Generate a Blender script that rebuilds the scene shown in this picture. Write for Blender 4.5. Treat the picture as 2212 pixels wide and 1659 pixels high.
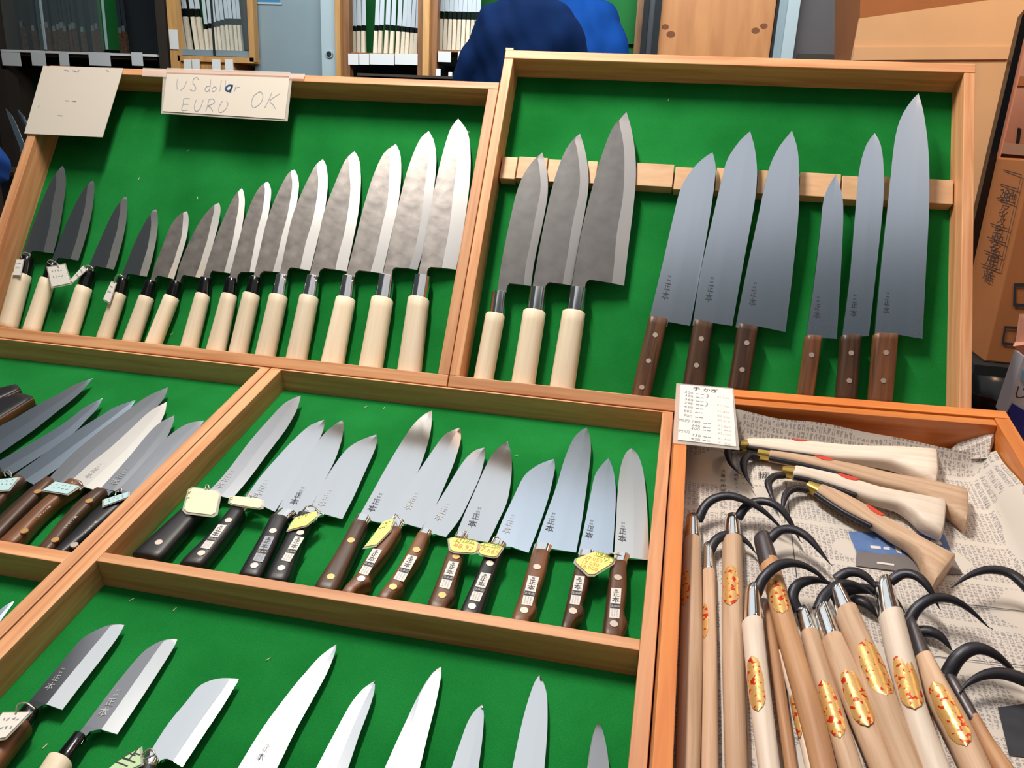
import bpy, bmesh, math, random
from mathutils import Vector, Matrix
import numpy as np
random.seed(7)
for o in list(bpy.data.objects): bpy.data.objects.remove(o, do_unlink=True)
SC = bpy.context.scene
COL = SC.collection

# ------------------------------------------------------------------ camera
W, H = 2212, 1659
FPX = 1722.05
MC = np.array([[0.9777376, 0.2046473, 0.04635372],
               [0.10525245, -0.28721345, -0.95206636],
               [-0.1815244, 0.93574992, -0.30235902]])   # world -> camera (x right, y down, z forward)
CAMZ = 1.15
CPOS = np.array([0.0, 0.0, CAMZ])
cam_d = bpy.data.cameras.new('camera'); cam = bpy.data.objects.new('camera', cam_d); COL.objects.link(cam)
cam_d.sensor_fit = 'HORIZONTAL'; cam_d.sensor_width = 36.0; cam_d.lens = 36.0 * FPX / W
cam_d.clip_start = 0.02; cam_d.clip_end = 60
Rm = Matrix([list(MC[0]), list(-MC[1]), list(-MC[2])]).transposed().to_4x4()
cam.matrix_world = Matrix.Translation(Vector(CPOS)) @ Rm
SC.camera = cam

# ------------------------------------------------------------------ view, world, lights
vs = SC.view_settings
vs.view_transform = 'Standard'; vs.look = 'None'; vs.gamma = 1.0; vs.use_curve_mapping = False
vs.exposure = 0.2
wd = bpy.data.worlds.new('world'); SC.world = wd; wd.use_nodes = True
bg = wd.node_tree.nodes['Background']; bg.inputs[0].default_value = (0.66, 0.80, 0.86, 1); bg.inputs[1].default_value = 0.075

def area(name, loc, target, sx, sy, power, col):
    d = bpy.data.lights.new(name, 'AREA'); d.shape = 'RECTANGLE'; d.size = sx; d.size_y = sy; d.energy = power; d.color = col
    o = bpy.data.objects.new(name, d); COL.objects.link(o); o.location = loc
    o.rotation_euler = (Vector(target) - Vector(loc)).to_track_quat('-Z', 'Y').to_euler()
    return o
# strip lamp over the stall (key), shop ceiling panels behind, warm bulb on the right, soft room light and an added warm fill behind the viewer
area('stall_strip_lamp', (-0.48, 0.82, 2.25), (-0.1, 0.85, 0.95), 0.5, 0.06, 21.5, (1.0, 0.91, 0.79))
area('shop_ceiling_lamp', (-0.68, 2.3, 2.6), (-0.5, 1.6, 0.6), 2.4, 2.8, 15.5, (0.90, 0.95, 1.0))
area('rear_shop_lamp', (-0.9, 2.9, 2.6), (-0.9, 4.6, 1.6), 3.6, 0.5, 70, (0.90, 0.97, 1.0))
area('aisle_lamp', (0.45, 0.30, 2.5), (0.3, 0.95, 1.1), 2.9, 1.0, 4.6, (0.97, 0.94, 0.95))
area('rail_fill_light', (-0.5, -0.8, 1.95), (0.0, 0.6, 0.8), 0.8, 0.8, 1.8, (1.0, 0.72, 0.42))  # added fill, no real lamp: warms the rail faces turned to the viewer
pb = bpy.data.lights.new('warm_bulb', 'POINT'); pb.energy = 3.6; pb.color = (1.0, 0.60, 0.30); pb.shadow_soft_size = 0.05
pbo = bpy.data.objects.new('warm_bulb', pb); COL.objects.link(pbo); pbo.location = (0.66, 0.99, 1.72)
pb2 = bpy.data.lights.new('shelf_bulb', 'POINT'); pb2.energy = 2.6; pb2.color = (1.0, 0.66, 0.38); pb2.shadow_soft_size = 0.04
pbo2 = bpy.data.objects.new('shelf_bulb', pb2); COL.objects.link(pbo2); pbo2.location = (0.62, 1.42, 1.62)

# ------------------------------------------------------------------ geometry of the stall: two planes meeting in one line
TA, TB = 0.2153164, 1.0145683          # tilt of the lower trays, tilt of the upper boxes
X = np.array([1.0, 0, 0])
D = np.array([0, math.cos(TA), math.sin(TA)]); NL = np.array([0, -math.sin(TA), math.cos(TA)])
U = np.array([0, math.cos(TB), math.sin(TB)]); NU = np.array([0, -math.sin(TB), math.cos(TB)])
def ray(px, py): return MC.T @ np.array([(px - W / 2) / FPX, (py - H / 2) / FPX, 1.0])
J = CPOS + ray(586, 793.6)
def hitp(px, py, P, N):
    r = ray(px, py); return CPOS + r * (((P - CPOS) @ N) / (r @ N))
class Frame:
    def __init__(s, o, x, y, z): s.o, s.x, s.y, s.z = [np.array(v, float) for v in (o, x, y, z)]
    def mat(s):
        m = Matrix.Identity(4)
        for i in range(3):
            m[i][0], m[i][1], m[i][2], m[i][3] = s.x[i], s.y[i], s.z[i], s.o[i]
        return m
    def w(s, a, b, c=0.0): return s.o + s.x * a + s.y * b + s.z * c
    def loc(s, px, py, h=0.0):
        q = hitp(px, py, s.o + s.z * h, s.z) - s.o
        return np.array([q @ s.x, q @ s.y])
FU = Frame(J, X, U, NU)
FL = Frame(J, X, D, NL)
FW = Frame((0, 0, 0), (1, 0, 0), (0, 1, 0), (0, 0, 1))
def at(px, py, Y):
    r = ray(px, py); return CPOS + r * (Y / r[1])

# pixel crops used when the outlines were measured
CR = dict(C4=(0, 330, 3.13), C5=(480, 230, 2.634), C6=(960, 220, 2.513), C7=(1380, 180, 2.304), C8=(0, 780, 3.319),
          D1=(300, 820, 3.607), D2=(680, 860, 3.607), D3=(1000, 880, 3.19), D4=(0, 1180, 3.16), D5=(600, 1280, 2.5136),
          D6=(1440, 800, 2.865), D7=(1440, 1050, 2.724), D8=(1780, 1150, 3.259), E3=(1560, 940, 6.506), E4=(1840, 1040, 5.925),
          E5=(0, 820, 6.381), F6=(0, 1000, 7.373), F8=(1360, 560, 5.185), E1=(1440, 810, 7.9), P=(0, 0, 1.0), Z2=(1700, 860, 4.32))
def PX(c, pts):
    ox, oy, s = CR[c]; return [(ox + x / s, oy + y / s) for x, y in pts]

# ------------------------------------------------------------------ materials
def lin(r, g, b):
    f = lambda c: (c / 255) / 12.92 if c / 255 <= 0.04045 else ((c / 255 + 0.055) / 1.055) ** 2.4
    return (f(r), f(g), f(b), 1)
def new_mat(name):
    m = bpy.data.materials.new(name); m.use_nodes = True
    nt = m.node_tree; b = nt.nodes['Principled BSDF']; return m, nt, b
def N(nt, t, **k):
    n = nt.nodes.new(t)
    for a, v in k.items(): setattr(n, a, v)
    return n
def plain(name, col, rough=0.5, metal=0.0, spec=0.5, var=0.0, vscale=30, bump=0.0, coat=0.0, alpha=1.0, trans=0.0):
    m, nt, b = new_mat(name)
    b.inputs['Base Color'].default_value = col; b.inputs['Roughness'].default_value = rough
    b.inputs['Metallic'].default_value = metal; b.inputs['Specular IOR Level'].default_value = spec
    b.inputs['Coat Weight'].default_value = coat; b.inputs['Alpha'].default_value = alpha
    b.inputs['Transmission Weight'].default_value = trans
    if var or bump:
        tc = N(nt, 'ShaderNodeTexCoord'); no = N(nt, 'ShaderNodeTexNoise'); no.inputs['Scale'].default_value = vscale
        no.inputs['Detail'].default_value = 5
        nt.links.new(tc.outputs['Object'], no.inputs['Vector'])
        if var:
            mx = N(nt, 'ShaderNodeMix', data_type='RGBA'); 
            mx.inputs[6].default_value = tuple(c * (1 - var) for c in col[:3]) + (1,)
            mx.inputs[7].default_value = tuple(min(1, c * (1 + var)) for c in col[:3]) + (1,)
            nt.links.new(no.outputs['Fac'], mx.inputs[0]); nt.links.new(mx.outputs[2], b.inputs['Base Color'])
        if bump:
            bp = N(nt, 'ShaderNodeBump'); bp.inputs['Strength'].default_value = bump; bp.inputs['Distance'].default_value = 0.002
            nt.links.new(no.outputs['Fac'], bp.inputs['Height']); nt.links.new(bp.outputs[0], b.inputs['Normal'])
    return m
def wood(name, c1, c2, scl, rough=0.5, dist=0.6, coat=0.0, contrast=(0.3, 0.7)):
    m, nt, b = new_mat(name)
    tc = N(nt, 'ShaderNodeTexCoord'); mp = N(nt, 'ShaderNodeMapping'); mp.inputs['Scale'].default_value = scl
    no = N(nt, 'ShaderNodeTexNoise'); no.inputs['Scale'].default_value = 1; no.inputs['Detail'].default_value = 6; no.inputs['Distortion'].default_value = dist
    oi = N(nt, 'ShaderNodeObjectInfo'); ad = N(nt, 'ShaderNodeVectorMath', operation='ADD')
    ml = N(nt, 'ShaderNodeMath', operation='MULTIPLY'); ml.inputs[1].default_value = 37.0
    nt.links.new(oi.outputs['Random'], ml.inputs[0])
    nt.links.new(tc.outputs['Object'], mp.inputs['Vector']); nt.links.new(mp.outputs[0], ad.inputs[0]); nt.links.new(ml.outputs[0], ad.inputs[1])
    nt.links.new(ad.outputs[0], no.inputs['Vector'])
    cr = N(nt, 'ShaderNodeValToRGB'); cr.color_ramp.elements[0].position = contrast[0]; cr.color_ramp.elements[1].position = contrast[1]
    cr.color_ramp.elements[0].color = c1; cr.color_ramp.elements[1].color = c2
    nt.links.new(no.outputs['Fac'], cr.inputs[0])
    hs = N(nt, 'ShaderNodeHueSaturation'); mr = N(nt, 'ShaderNodeMapRange')
    mr.inputs[3].default_value = 0.88; mr.inputs[4].default_value = 1.1
    nt.links.new(oi.outputs['Random'], mr.inputs[0]); nt.links.new(mr.outputs[0], hs.inputs['Value']); nt.links.new(cr.outputs[0], hs.inputs['Color'])
    nt.links.new(hs.outputs[0], b.inputs['Base Color'])
    b.inputs['Roughness'].default_value = rough; b.inputs['Coat Weight'].default_value = coat
    bp = N(nt, 'ShaderNodeBump'); bp.inputs['Strength'].default_value = 0.08; bp.inputs['Distance'].default_value = 0.001
    nt.links.new(no.outputs['Fac'], bp.inputs['Height']); nt.links.new(bp.outputs[0], b.inputs['Normal'])
    return m
def steel(name, col, rough, var=0.12, scl=(60, 3, 60), metal=1.0, aniso=0.0):
    m, nt, b = new_mat(name)
    tc = N(nt, 'ShaderNodeTexCoord'); mp = N(nt, 'ShaderNodeMapping'); mp.inputs['Scale'].default_value = scl
    no = N(nt, 'ShaderNodeTexNoise'); no.inputs['Scale'].default_value = 1; no.inputs['Detail'].default_value = 4
    nt.links.new(tc.outputs['Object'], mp.inputs['Vector']); nt.links.new(mp.outputs[0], no.inputs['Vector'])
    mx = N(nt, 'ShaderNodeMix', data_type='RGBA')
    mx.inputs[6].default_value = tuple(c * (1 - var) for c in col[:3]) + (1,); mx.inputs[7].default_value = tuple(min(1, c * (1 + var)) for c in col[:3]) + (1,)
    nt.links.new(no.outputs['Fac'], mx.inputs[0]); nt.links.new(mx.outputs[2], b.inputs['Base Color'])
    b.inputs['Metallic'].default_value = metal; b.inputs['Roughness'].default_value = rough; b.inputs['Anisotropic'].default_value = aniso
    return m
def felt_mat():
    m, nt, b = new_mat('green_felt')
    tc = N(nt, 'ShaderNodeTexCoord')
    n1 = N(nt, 'ShaderNodeTexNoise'); n1.inputs['Scale'].default_value = 9; n1.inputs['Detail'].default_value = 6
    n2 = N(nt, 'ShaderNodeTexNoise'); n2.inputs['Scale'].default_value = 900; n2.inputs['Detail'].default_value = 2
    cr = N(nt, 'ShaderNodeValToRGB'); cr.color_ramp.elements[0].position = 0.3; cr.color_ramp.elements[1].position = 0.75
    cr.color_ramp.elements[0].color = lin(10, 106, 40); cr.color_ramp.elements[1].color = lin(30, 136, 62)
    mx = N(nt, 'ShaderNodeMix', data_type='RGBA', blend_type='OVERLAY'); mx.inputs[0].default_value = 0.35
    for n in (n1, n2): nt.links.new(tc.outputs['Object'], n.inputs['Vector'])
    nt.links.new(n1.outputs['Fac'], cr.inputs[0]); nt.links.new(cr.outputs[0], mx.inputs[6]); nt.links.new(n2.outputs['Fac'], mx.inputs[7])
    nt.links.new(mx.outputs[2], b.inputs['Base Color']); b.inputs['Roughness'].default_value = 0.95; b.inputs['Specular IOR Level'].default_value = 0.1
    b.inputs['Sheen Weight'].default_value = 0.15; b.inputs['Sheen Tint'].default_value = (0.3, 1, 0.5, 1)
    bp = N(nt, 'ShaderNodeBump'); bp.inputs['Strength'].default_value = 0.25; bp.inputs['Distance'].default_value = 0.001
    nt.links.new(n2.outputs['Fac'], bp.inputs['Height']); nt.links.new(bp.outputs[0], b.inputs['Normal'])
    return m
def kurouchi_mat(nm='lit_forge_scale_steel', c1=(0.20, 0.19, 0.188, 1), c2=(0.33, 0.31, 0.30, 1), bmp=.35, ro=.42):
    m, nt, b = new_mat(nm)
    tc = N(nt, 'ShaderNodeTexCoord')
    n1 = N(nt, 'ShaderNodeTexNoise'); n1.inputs['Scale'].default_value = 55; n1.inputs['Detail'].default_value = 6
    v = N(nt, 'ShaderNodeTexVoronoi'); v.inputs['Scale'].default_value = 75
    for n in (n1, v): nt.links.new(tc.outputs['Object'], n.inputs['Vector'])
    cr = N(nt, 'ShaderNodeValToRGB'); cr.color_ramp.elements[0].position = 0.35; cr.color_ramp.elements[1].position = 0.75
    cr.color_ramp.elements[0].color = c1; cr.color_ramp.elements[1].color = c2
    nt.links.new(n1.outputs['Fac'], cr.inputs[0]); nt.links.new(cr.outputs[0], b.inputs['Base Color'])
    b.inputs['Metallic'].default_value = 0.75; b.inputs['Roughness'].default_value = ro
    bp = N(nt, 'ShaderNodeBump'); bp.inputs['Strength'].default_value = bmp; bp.inputs['Distance'].default_value = 0.0004
    ad = N(nt, 'ShaderNodeMath', operation='ADD'); nt.links.new(n1.outputs['Fac'], ad.inputs[0]); nt.links.new(v.outputs['Distance'], ad.inputs[1])
    nt.links.new(ad.outputs[0], bp.inputs['Height']); nt.links.new(bp.outputs[0], b.inputs['Normal'])
    return m
def news_mat():
    m, nt, b = new_mat('newsprint')
    tc = N(nt, 'ShaderNodeTexCoord'); sp = N(nt, 'ShaderNodeSeparateXYZ'); nt.links.new(tc.outputs['Object'], sp.inputs[0])
    def math_(op, a, bb=None):
        n = N(nt, 'ShaderNodeMath', operation=op)
        for i, v in enumerate((a, bb)):
            if v is None: continue
            if isinstance(v, (int, float)): n.inputs[i].default_value = v
            else: nt.links.new(v, n.inputs[i])
        return n.outputs[0]
    x, y = sp.outputs[0], sp.outputs[1]
    colm = math_('LESS_THAN', math_('FRACT', math_('MULTIPLY', x, 230.0)), 0.70)      # columns of characters
    bandm = math_('LESS_THAN', math_('FRACT', math_('MULTIPLY', y, 19.0)), 0.88)         # tiers of text
    rowm = math_('LESS_THAN', math_('FRACT', math_('MULTIPLY', y, 270.0)), 0.80)         # character height
    cx_ = math_('FLOOR', math_('MULTIPLY', x, 920.0)); cy_ = math_('FLOOR', math_('MULTIPLY', y, 1080.0))
    cv = N(nt, 'ShaderNodeCombineXYZ'); nt.links.new(cx_, cv.inputs[0]); nt.links.new(cy_, cv.inputs[1])
    wn = N(nt, 'ShaderNodeTexWhiteNoise', noise_dimensions='2D'); nt.links.new(cv.outputs[0], wn.inputs['Vector'])
    chars = math_('MULTIPLY', math_('GREATER_THAN', wn.outputs['Value'], 0.38), rowm)
    n2 = N(nt, 'ShaderNodeTexNoise'); n2.inputs['Scale'].default_value = 17; n2.inputs['Detail'].default_value = 0; nt.links.new(tc.outputs['Object'], n2.inputs['Vector'])
    blk = math_('GREATER_THAN', n2.outputs['Fac'], 0.42)
    msk = math_('MULTIPLY', math_('MULTIPLY', colm, bandm), math_('MULTIPLY', chars, blk))
    mx = N(nt, 'ShaderNodeMix', data_type='RGBA'); mx.inputs[6].default_value = lin(216, 208, 200); mx.inputs[7].default_value = lin(164, 158, 160)
    nt.links.new(msk, mx.inputs[0]); nt.links.new(mx.outputs[2], b.inputs['Base Color']); b.inputs['Roughness'].default_value = 0.85
    b.inputs['Specular IOR Level'].default_value = 0.2
    return m
def gold_mat():
    m, nt, b = new_mat('gold_label_red_print')
    tc = N(nt, 'ShaderNodeTexCoord'); v = N(nt, 'ShaderNodeTexNoise'); v.inputs['Scale'].default_value = 260; v.inputs['Detail'].default_value = 1
    nt.links.new(tc.outputs['Object'], v.inputs['Vector'])
    cr = N(nt, 'ShaderNodeValToRGB'); cr.color_ramp.interpolation = 'CONSTANT'; cr.color_ramp.elements[0].color = lin(222, 176, 108)
    cr.color_ramp.elements[1].position = 0.6; cr.color_ramp.elements[1].color = lin(205, 55, 25)
    nt.links.new(v.outputs['Fac'], cr.inputs[0]); nt.links.new(cr.outputs[0], b.inputs['Base Color'])
    b.inputs['Metallic'].default_value = 0.4; b.inputs['Roughness'].default_value = 0.3
    bp = N(nt, 'ShaderNodeBump'); bp.inputs['Strength'].default_value = 0.25; bp.inputs['Distance'].default_value = 0.001
    nt.links.new(v.outputs['Fac'], bp.inputs['Height']); nt.links.new(bp.outputs[0], b.inputs['Normal'])
    return m
R1, R2 = lin(200, 134, 90), lin(232, 176, 130)
M = dict(
    felt=felt_mat(), kuro=kurouchi_mat(), kuro_d=kurouchi_mat('dark_forge_scale_steel', (0.15, 0.15, 0.155, 1), (0.19, 0.19, 0.195, 1), .12, .45), news=news_mat(), gold=gold_mat(),  # kuro: lighter copy with caught light in its colour; kuro_d: darker copy
    railx=wood('rail_wood_across', R1, R2, (6, 120, 120)), raily=wood('rail_wood_along', R1, R2, (120, 6, 120)),
    orange=wood('orange_rail_wood_across', lin(206, 112, 48), lin(226, 140, 66), (5, 120, 120), rough=0.35, coat=0.2),
    orangey=wood('orange_rail_wood_along', lin(206, 112, 48), lin(226, 140, 66), (120, 5, 120), rough=0.35, coat=0.2),
    palebar=wood('pale_bar_wood', lin(216, 168, 124), lin(232, 192, 152), (20, 90, 90)),
    pale=wood('pale_magnolia_handle', lin(230, 212, 184), lin(243, 229, 206), (160, 8, 160), rough=0.55),
    tan=wood('tan_pole_wood', lin(188, 152, 122), lin(220, 188, 160), (200, 9, 200), rough=0.6),
    brown=wood('brown_pole_wood', lin(166, 120, 86), lin(202, 156, 116), (200, 9, 200), rough=0.55),
    white_w=wood('white_pole_wood', lin(222, 204, 188), lin(238, 224, 210), (200, 9, 200), rough=0.55),
    rose=wood('rosewood_handle', lin(44, 30, 26), lin(96, 66, 46), (150, 10, 150), rough=0.42),
    rose2=wood('red_rosewood_handle', lin(84, 52, 36), lin(140, 92, 60), (150, 10, 150), rough=0.42),
    rose3=wood('mid_rosewood_handle', lin(58, 36, 26), lin(118, 80, 54), (150, 10, 150), rough=0.42),
    black=plain('black_handle_composite', lin(26, 26, 32), 0.42), horn=plain('black_horn', lin(14, 14, 18), 0.2),
    chrome=steel('polished_ferrule', (0.85, 0.84, 0.83, 1), 0.13, 0.03), rivet=plain('nickel_rivet', lin(205, 190, 180), 0.45, 0.6),
    brass_rivet=plain('brass_rivet', lin(205, 160, 105), 0.45, 0.5), brass=plain('brass', lin(214, 180, 96), 0.3, 0.85),
    satin=steel('blue_reflection_satin', (0.66, 0.74, 0.84, 1), 0.25, 0.07), satin_w=steel('bright_satin_steel', (0.77, 0.77, 0.77, 1), 0.12, 0.05),  # satin: bluish reflection put into the base colour
    satin_d=steel('dark_satin_steel', (0.40, 0.41, 0.44, 1), 0.34, 0.10),
    satin_b=steel('dim_reflection_steel', (0.42, 0.48, 0.56, 1), 0.30, 0.10),  # left tray blades: dim reflection painted as a darker base colour
    bevel=steel('polished_bevel', (0.84, 0.82, 0.79, 1), 0.28, 0.05), bevel_d=steel('dull_bevel', (0.66, 0.63, 0.61, 1), 0.35, 0.06),
    satin_p=steel('lit_pale_steel', (0.86, 0.82, 0.78, 1), 0.42, 0.05),  # lighter, rougher steel copy so that one blade looks lit
    deba_p=steel('polished_deba_side', (0.55, 0.54, 0.55, 1), 0.24, 0.08), usuba=steel('usuba_side', (0.36, 0.345, 0.35, 1), 0.15, 0.08), bevel_v=steel('smooth_bevel', (0.80, 0.78, 0.75, 1), 0.13, 0.04),
    iron=plain('black_forged_iron', lin(50, 50, 58), 0.42, 0.55, var=0.25, vscale=120, bump=0.2), iron_g=plain('grey_iron_sleeve', lin(92, 88, 92), 0.4, 0.7),
    ink=plain('ink', lin(48, 50, 62), 0.6), ink_p=plain('pale_ink', lin(150, 154, 162), 0.7), ink_b=plain('blue_ink', lin(20, 62, 110), 0.5),
    ink_y=plain('olive_ink', lin(150, 150, 40), 0.6), ink_o=plain('orange_ink', lin(226, 150, 90), 0.6), engr=plain('etched_mark', lin(70, 74, 84), 0.6, 0.3),
    engr_l=plain('light_etched_mark', lin(176, 178, 182), 0.5, 0.3), wprint=plain('white_print', lin(225, 220, 216), 0.6), red=plain('red_sticker', lin(214, 62, 42), 0.5),
    paper=plain('white_card', lin(236, 233, 228), 0.7, spec=0.3), sign=plain('sign_card', lin(206, 199, 190), 0.45, spec=0.4), sticker=plain('white_sticker', lin(226, 224, 222), 0.5),
    sticker_g=plain('silver_sticker', lin(150, 152, 162), 0.35, 0.4), yellow=plain('yellow_card', lin(242, 244, 138), 0.55), yellow_l=plain('pale_yellow_card', lin(248, 247, 200), 0.55),
    bluec=plain('pale_blue_card', lin(186, 220, 226), 0.55), mint=plain('pale_green_card', lin(196, 226, 178), 0.55),
    sleeve=plain('clear_plastic_sleeve', lin(236, 228, 222), 0.18, alpha=0.35), tape=plain('clear_tape', lin(238, 226, 220), 0.25, alpha=0.35),
    wire=plain('steel_wire_loop', lin(190, 184, 176), 0.35, 0.7), thread=plain('thread_fluff', lin(214, 220, 190), 0.9),
)

# ------------------------------------------------------------------ mesh helpers
def mk(name, verts, faces, mat, parent=None, smooth=False, mats=None, fm=None):
    me = bpy.data.meshes.new(name); me.from_pydata([tuple(map(float, v)) for v in verts], [], [tuple(f) for f in faces])
    for m in (mats or [mat]): me.materials.append(M[m] if isinstance(m, str) else m)
    if fm: 
        for p, i in zip(me.polygons, fm): p.material_index = i
    if smooth:
        for p in me.polygons: p.use_smooth = True
    bm = bmesh.new(); bm.from_mesh(me); bmesh.ops.recalc_face_normals(bm, faces=bm.faces); bm.to_mesh(me); bm.free()
    o = bpy.data.objects.new(name, me); COL.objects.link(o)
    if parent: o.parent = parent
    return o
def sharp(o, ang=35):
    me = o.data
    for p in me.polygons: p.use_smooth = True
    me.set_sharp_from_angle(angle=math.radians(ang)); return o
def tag(o, label, cat, group=None, kind=None):
    if label: o['label'] = label
    if cat: o['category'] = cat
    if group: o['group'] = group
    if kind: o['kind'] = kind
    return o
def thing(name, label, cat, frame=None, group=None, loc=None):
    o = bpy.data.objects.new(name, None); COL.objects.link(o); o.empty_display_size = 0.02
    if frame is not None: o.matrix_world = frame.mat()
    if loc is not None: o.location = loc
    return tag(o, label, cat, group)
BOXF = [(0, 3, 2, 1), (4, 5, 6, 7), (0, 1, 5, 4), (1, 2, 6, 5), (2, 3, 7, 6), (3, 0, 4, 7)]
def boxv(x0, x1, y0, y1, z0, z1): return [(x0, y0, z0), (x1, y0, z0), (x1, y1, z0), (x0, y1, z0), (x0, y0, z1), (x1, y0, z1), (x1, y1, z1), (x0, y1, z1)]
def box(name, x0, x1, y0, y1, z0, z1, mat, parent=None, bev=0.0):
    o = mk(name, boxv(x0, x1, y0, y1, z0, z1), BOXF, mat, parent)
    if bev: bevel(o, bev)
    return o
def bevel(o, w, seg=2):
    bm = bmesh.new(); bm.from_mesh(o.data)
    bmesh.ops.bevel(bm, geom=list(bm.edges), offset=w, segments=seg, affect='EDGES', profile=0.5, clamp_overlap=True)
    bm.to_mesh(o.data); bm.free(); return o
def prism(name, poly, z0, z1, mat, parent=None):
    n = len(poly); v = [(p[0], p[1], z0) for p in poly] + [(p[0], p[1], z1) for p in poly]
    f = [tuple(range(n)), tuple(range(n, 2 * n))] + [(i, (i + 1) % n, n + (i + 1) % n, n + i) for i in range(n)]
    return mk(name, v, f, mat, parent)
def crom(pts, n):
    """Catmull-Rom through pts, resampled to n points by arc length"""
    P = [np.array(p, float) for p in pts]
    if len(P) == 2: dense = [P[0] + (P[1] - P[0]) * t for t in np.linspace(0, 1, 40)]
    else:
        Q = [2 * P[0] - P[1]] + P + [2 * P[-1] - P[-2]]; dense = []
        for i in range(1, len(Q) - 2):
            a, b, c, d = Q[i - 1:i + 3]
            for t in np.linspace(0, 1, 14, endpoint=False):
                dense.append(0.5 * ((2 * b) + (c - a) * t + (2 * a - 5 * b + 4 * c - d) * t * t + (3 * b - a - 3 * c + d) * t ** 3))
        dense.append(P[-1])
    dense = np.array(dense); L = np.r_[0, np.cumsum(np.linalg.norm(np.diff(dense, axis=0), axis=1))]
    t = np.linspace(0, L[-1], n)
    return np.stack([np.interp(t, L, dense[:, k]) for k in range(dense.shape[1])], 1)
def loft(name, secs, mat, parent=None, ang=40):
    m = len(secs[0]); v = [p for s in secs for p in s]; f = []
    for i in range(len(secs) - 1):
        for k in range(m): f.append((i * m + k, i * m + (k + 1) % m, (i + 1) * m + (k + 1) % m, (i + 1) * m + k))
    f.append(tuple(range(m))[::-1]); f.append(tuple((len(secs) - 1) * m + k for k in range(m)))
    return sharp(mk(name, v, f, mat, parent), ang)
def sup(n_exp, m=20):
    out = []
    for k in range(m):
        t = 2 * math.pi * (k + 0.5) / m; c, s = math.cos(t), math.sin(t)
        out.append((math.copysign(abs(c) ** (2 / n_exp), c), math.copysign(abs(s) ** (2 / n_exp), s)))
    return out
def grip(name, Lp, Rp, rz, mat, parent, ex=2.0, n=10, round_end=0.0, zc=0.0, rz_scale=None, m=20):
    """handle lofted between a left and a right outline (local 2D), half thickness rz"""
    Lc, Rc = crom(Lp, n), crom(Rp, n); shape = sup(ex, m); secs = []
    idx = list(range(n))
    for i in idx:
        c = (Lc[i] + Rc[i]) / 2; h = (Rc[i] - Lc[i]) / 2; z = rz if rz_scale is None else rz * rz_scale[i]
        secs.append([(c[0] + h[0] * a, c[1] + h[1] * a, zc + z * b) for a, b in shape])
    if round_end:
        def cap(i, j):
            c = (Lc[i] + Rc[i]) / 2; d = c - (Lc[j] + Rc[j]) / 2; d = d / np.linalg.norm(d) * round_end; h = (Rc[i] - Lc[i]) / 2; z = rz if rz_scale is None else rz * rz_scale[i]
            return [(c[0] + d[0] + h[0] * a * 0.9, c[1] + d[1] + h[1] * a * 0.9, zc + z * b * 0.88) for a, b in shape]
        secs = [cap(0, 1)] + secs + [cap(n - 1, n - 2)]
    return loft(name, secs, mat, parent, 50)
_tc = {}
def glyphs(s):
    """flat mesh of a character string, unit height, centred: (verts, faces, width)"""
    if s in _tc: return _tc[s]
    c = bpy.data.curves.new('glyph', 'FONT'); c.body = s; c.resolution_u = 2
    o = bpy.data.objects.new('glyph', c); COL.objects.link(o)
    dg = bpy.context.evaluated_depsgraph_get(); me = bpy.data.meshes.new_from_object(o.evaluated_get(dg))
    v = np.array([q.co[:2] for q in me.vertices]) if len(me.vertices) else np.zeros((1, 2)); f = [tuple(p.vertices) for p in me.polygons]
    bpy.data.objects.remove(o); bpy.data.curves.remove(c); bpy.data.meshes.remove(me)
    mid = (v.max(0) + v.min(0)) / 2; _tc[s] = (v - mid, f, float(np.ptp(v[:, 0])), float(np.ptp(v[:, 1]))); return _tc[s]
def writing(name, items, z, mat, parent, ax=((1, 0), (0, 1))):
    """items: (string, cx, cy, height, [rot]) in local 2D"""
    V, Fc = [], []
    for it in items:
        s, cx, cy, h = it[:4]; rot = it[4] if len(it) > 4 else 0.0; sx = it[5] if len(it) > 5 else 1.0
        v, f, w, hh = glyphs(s); c, sn = math.cos(rot), math.sin(rot); b = len(V)
        for p in v:
            x, y = p[0] * h * sx, p[1] * h; x, y = x * c - y * sn, x * sn + y * c
            V.append((cx + x * ax[0][0] + y * ax[1][0], cy + x * ax[0][1] + y * ax[1][1], z))
        Fc += [tuple(i + b for i in q) for q in f]
    return mk(name, V, Fc, mat, parent)
def strokes(name, lines, wd_, z, mat, parent):
    """handwriting: flat ribbons along polylines (local 2D)"""
    V, Fc = [], []
    for ln in lines:
        P = crom(ln, max(2, 6 * (len(ln) - 1))); b = len(V)
        for i in range(len(P)):
            t = P[min(i + 1, len(P) - 1)] - P[max(i - 1, 0)]; t = t / (np.linalg.norm(t) + 1e-9); nrm = np.array([-t[1], t[0]]) * wd_ / 2
            V += [(P[i][0] + nrm[0], P[i][1] + nrm[1], z), (P[i][0] - nrm[0], P[i][1] - nrm[1], z)]
        Fc += [(b + 2 * i, b + 2 * i + 1, b + 2 * i + 3, b + 2 * i + 2) for i in range(len(P) - 1)]
    o = mk(name, V, Fc, mat, parent); o['kind'] = 'stuff'; return o
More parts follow.
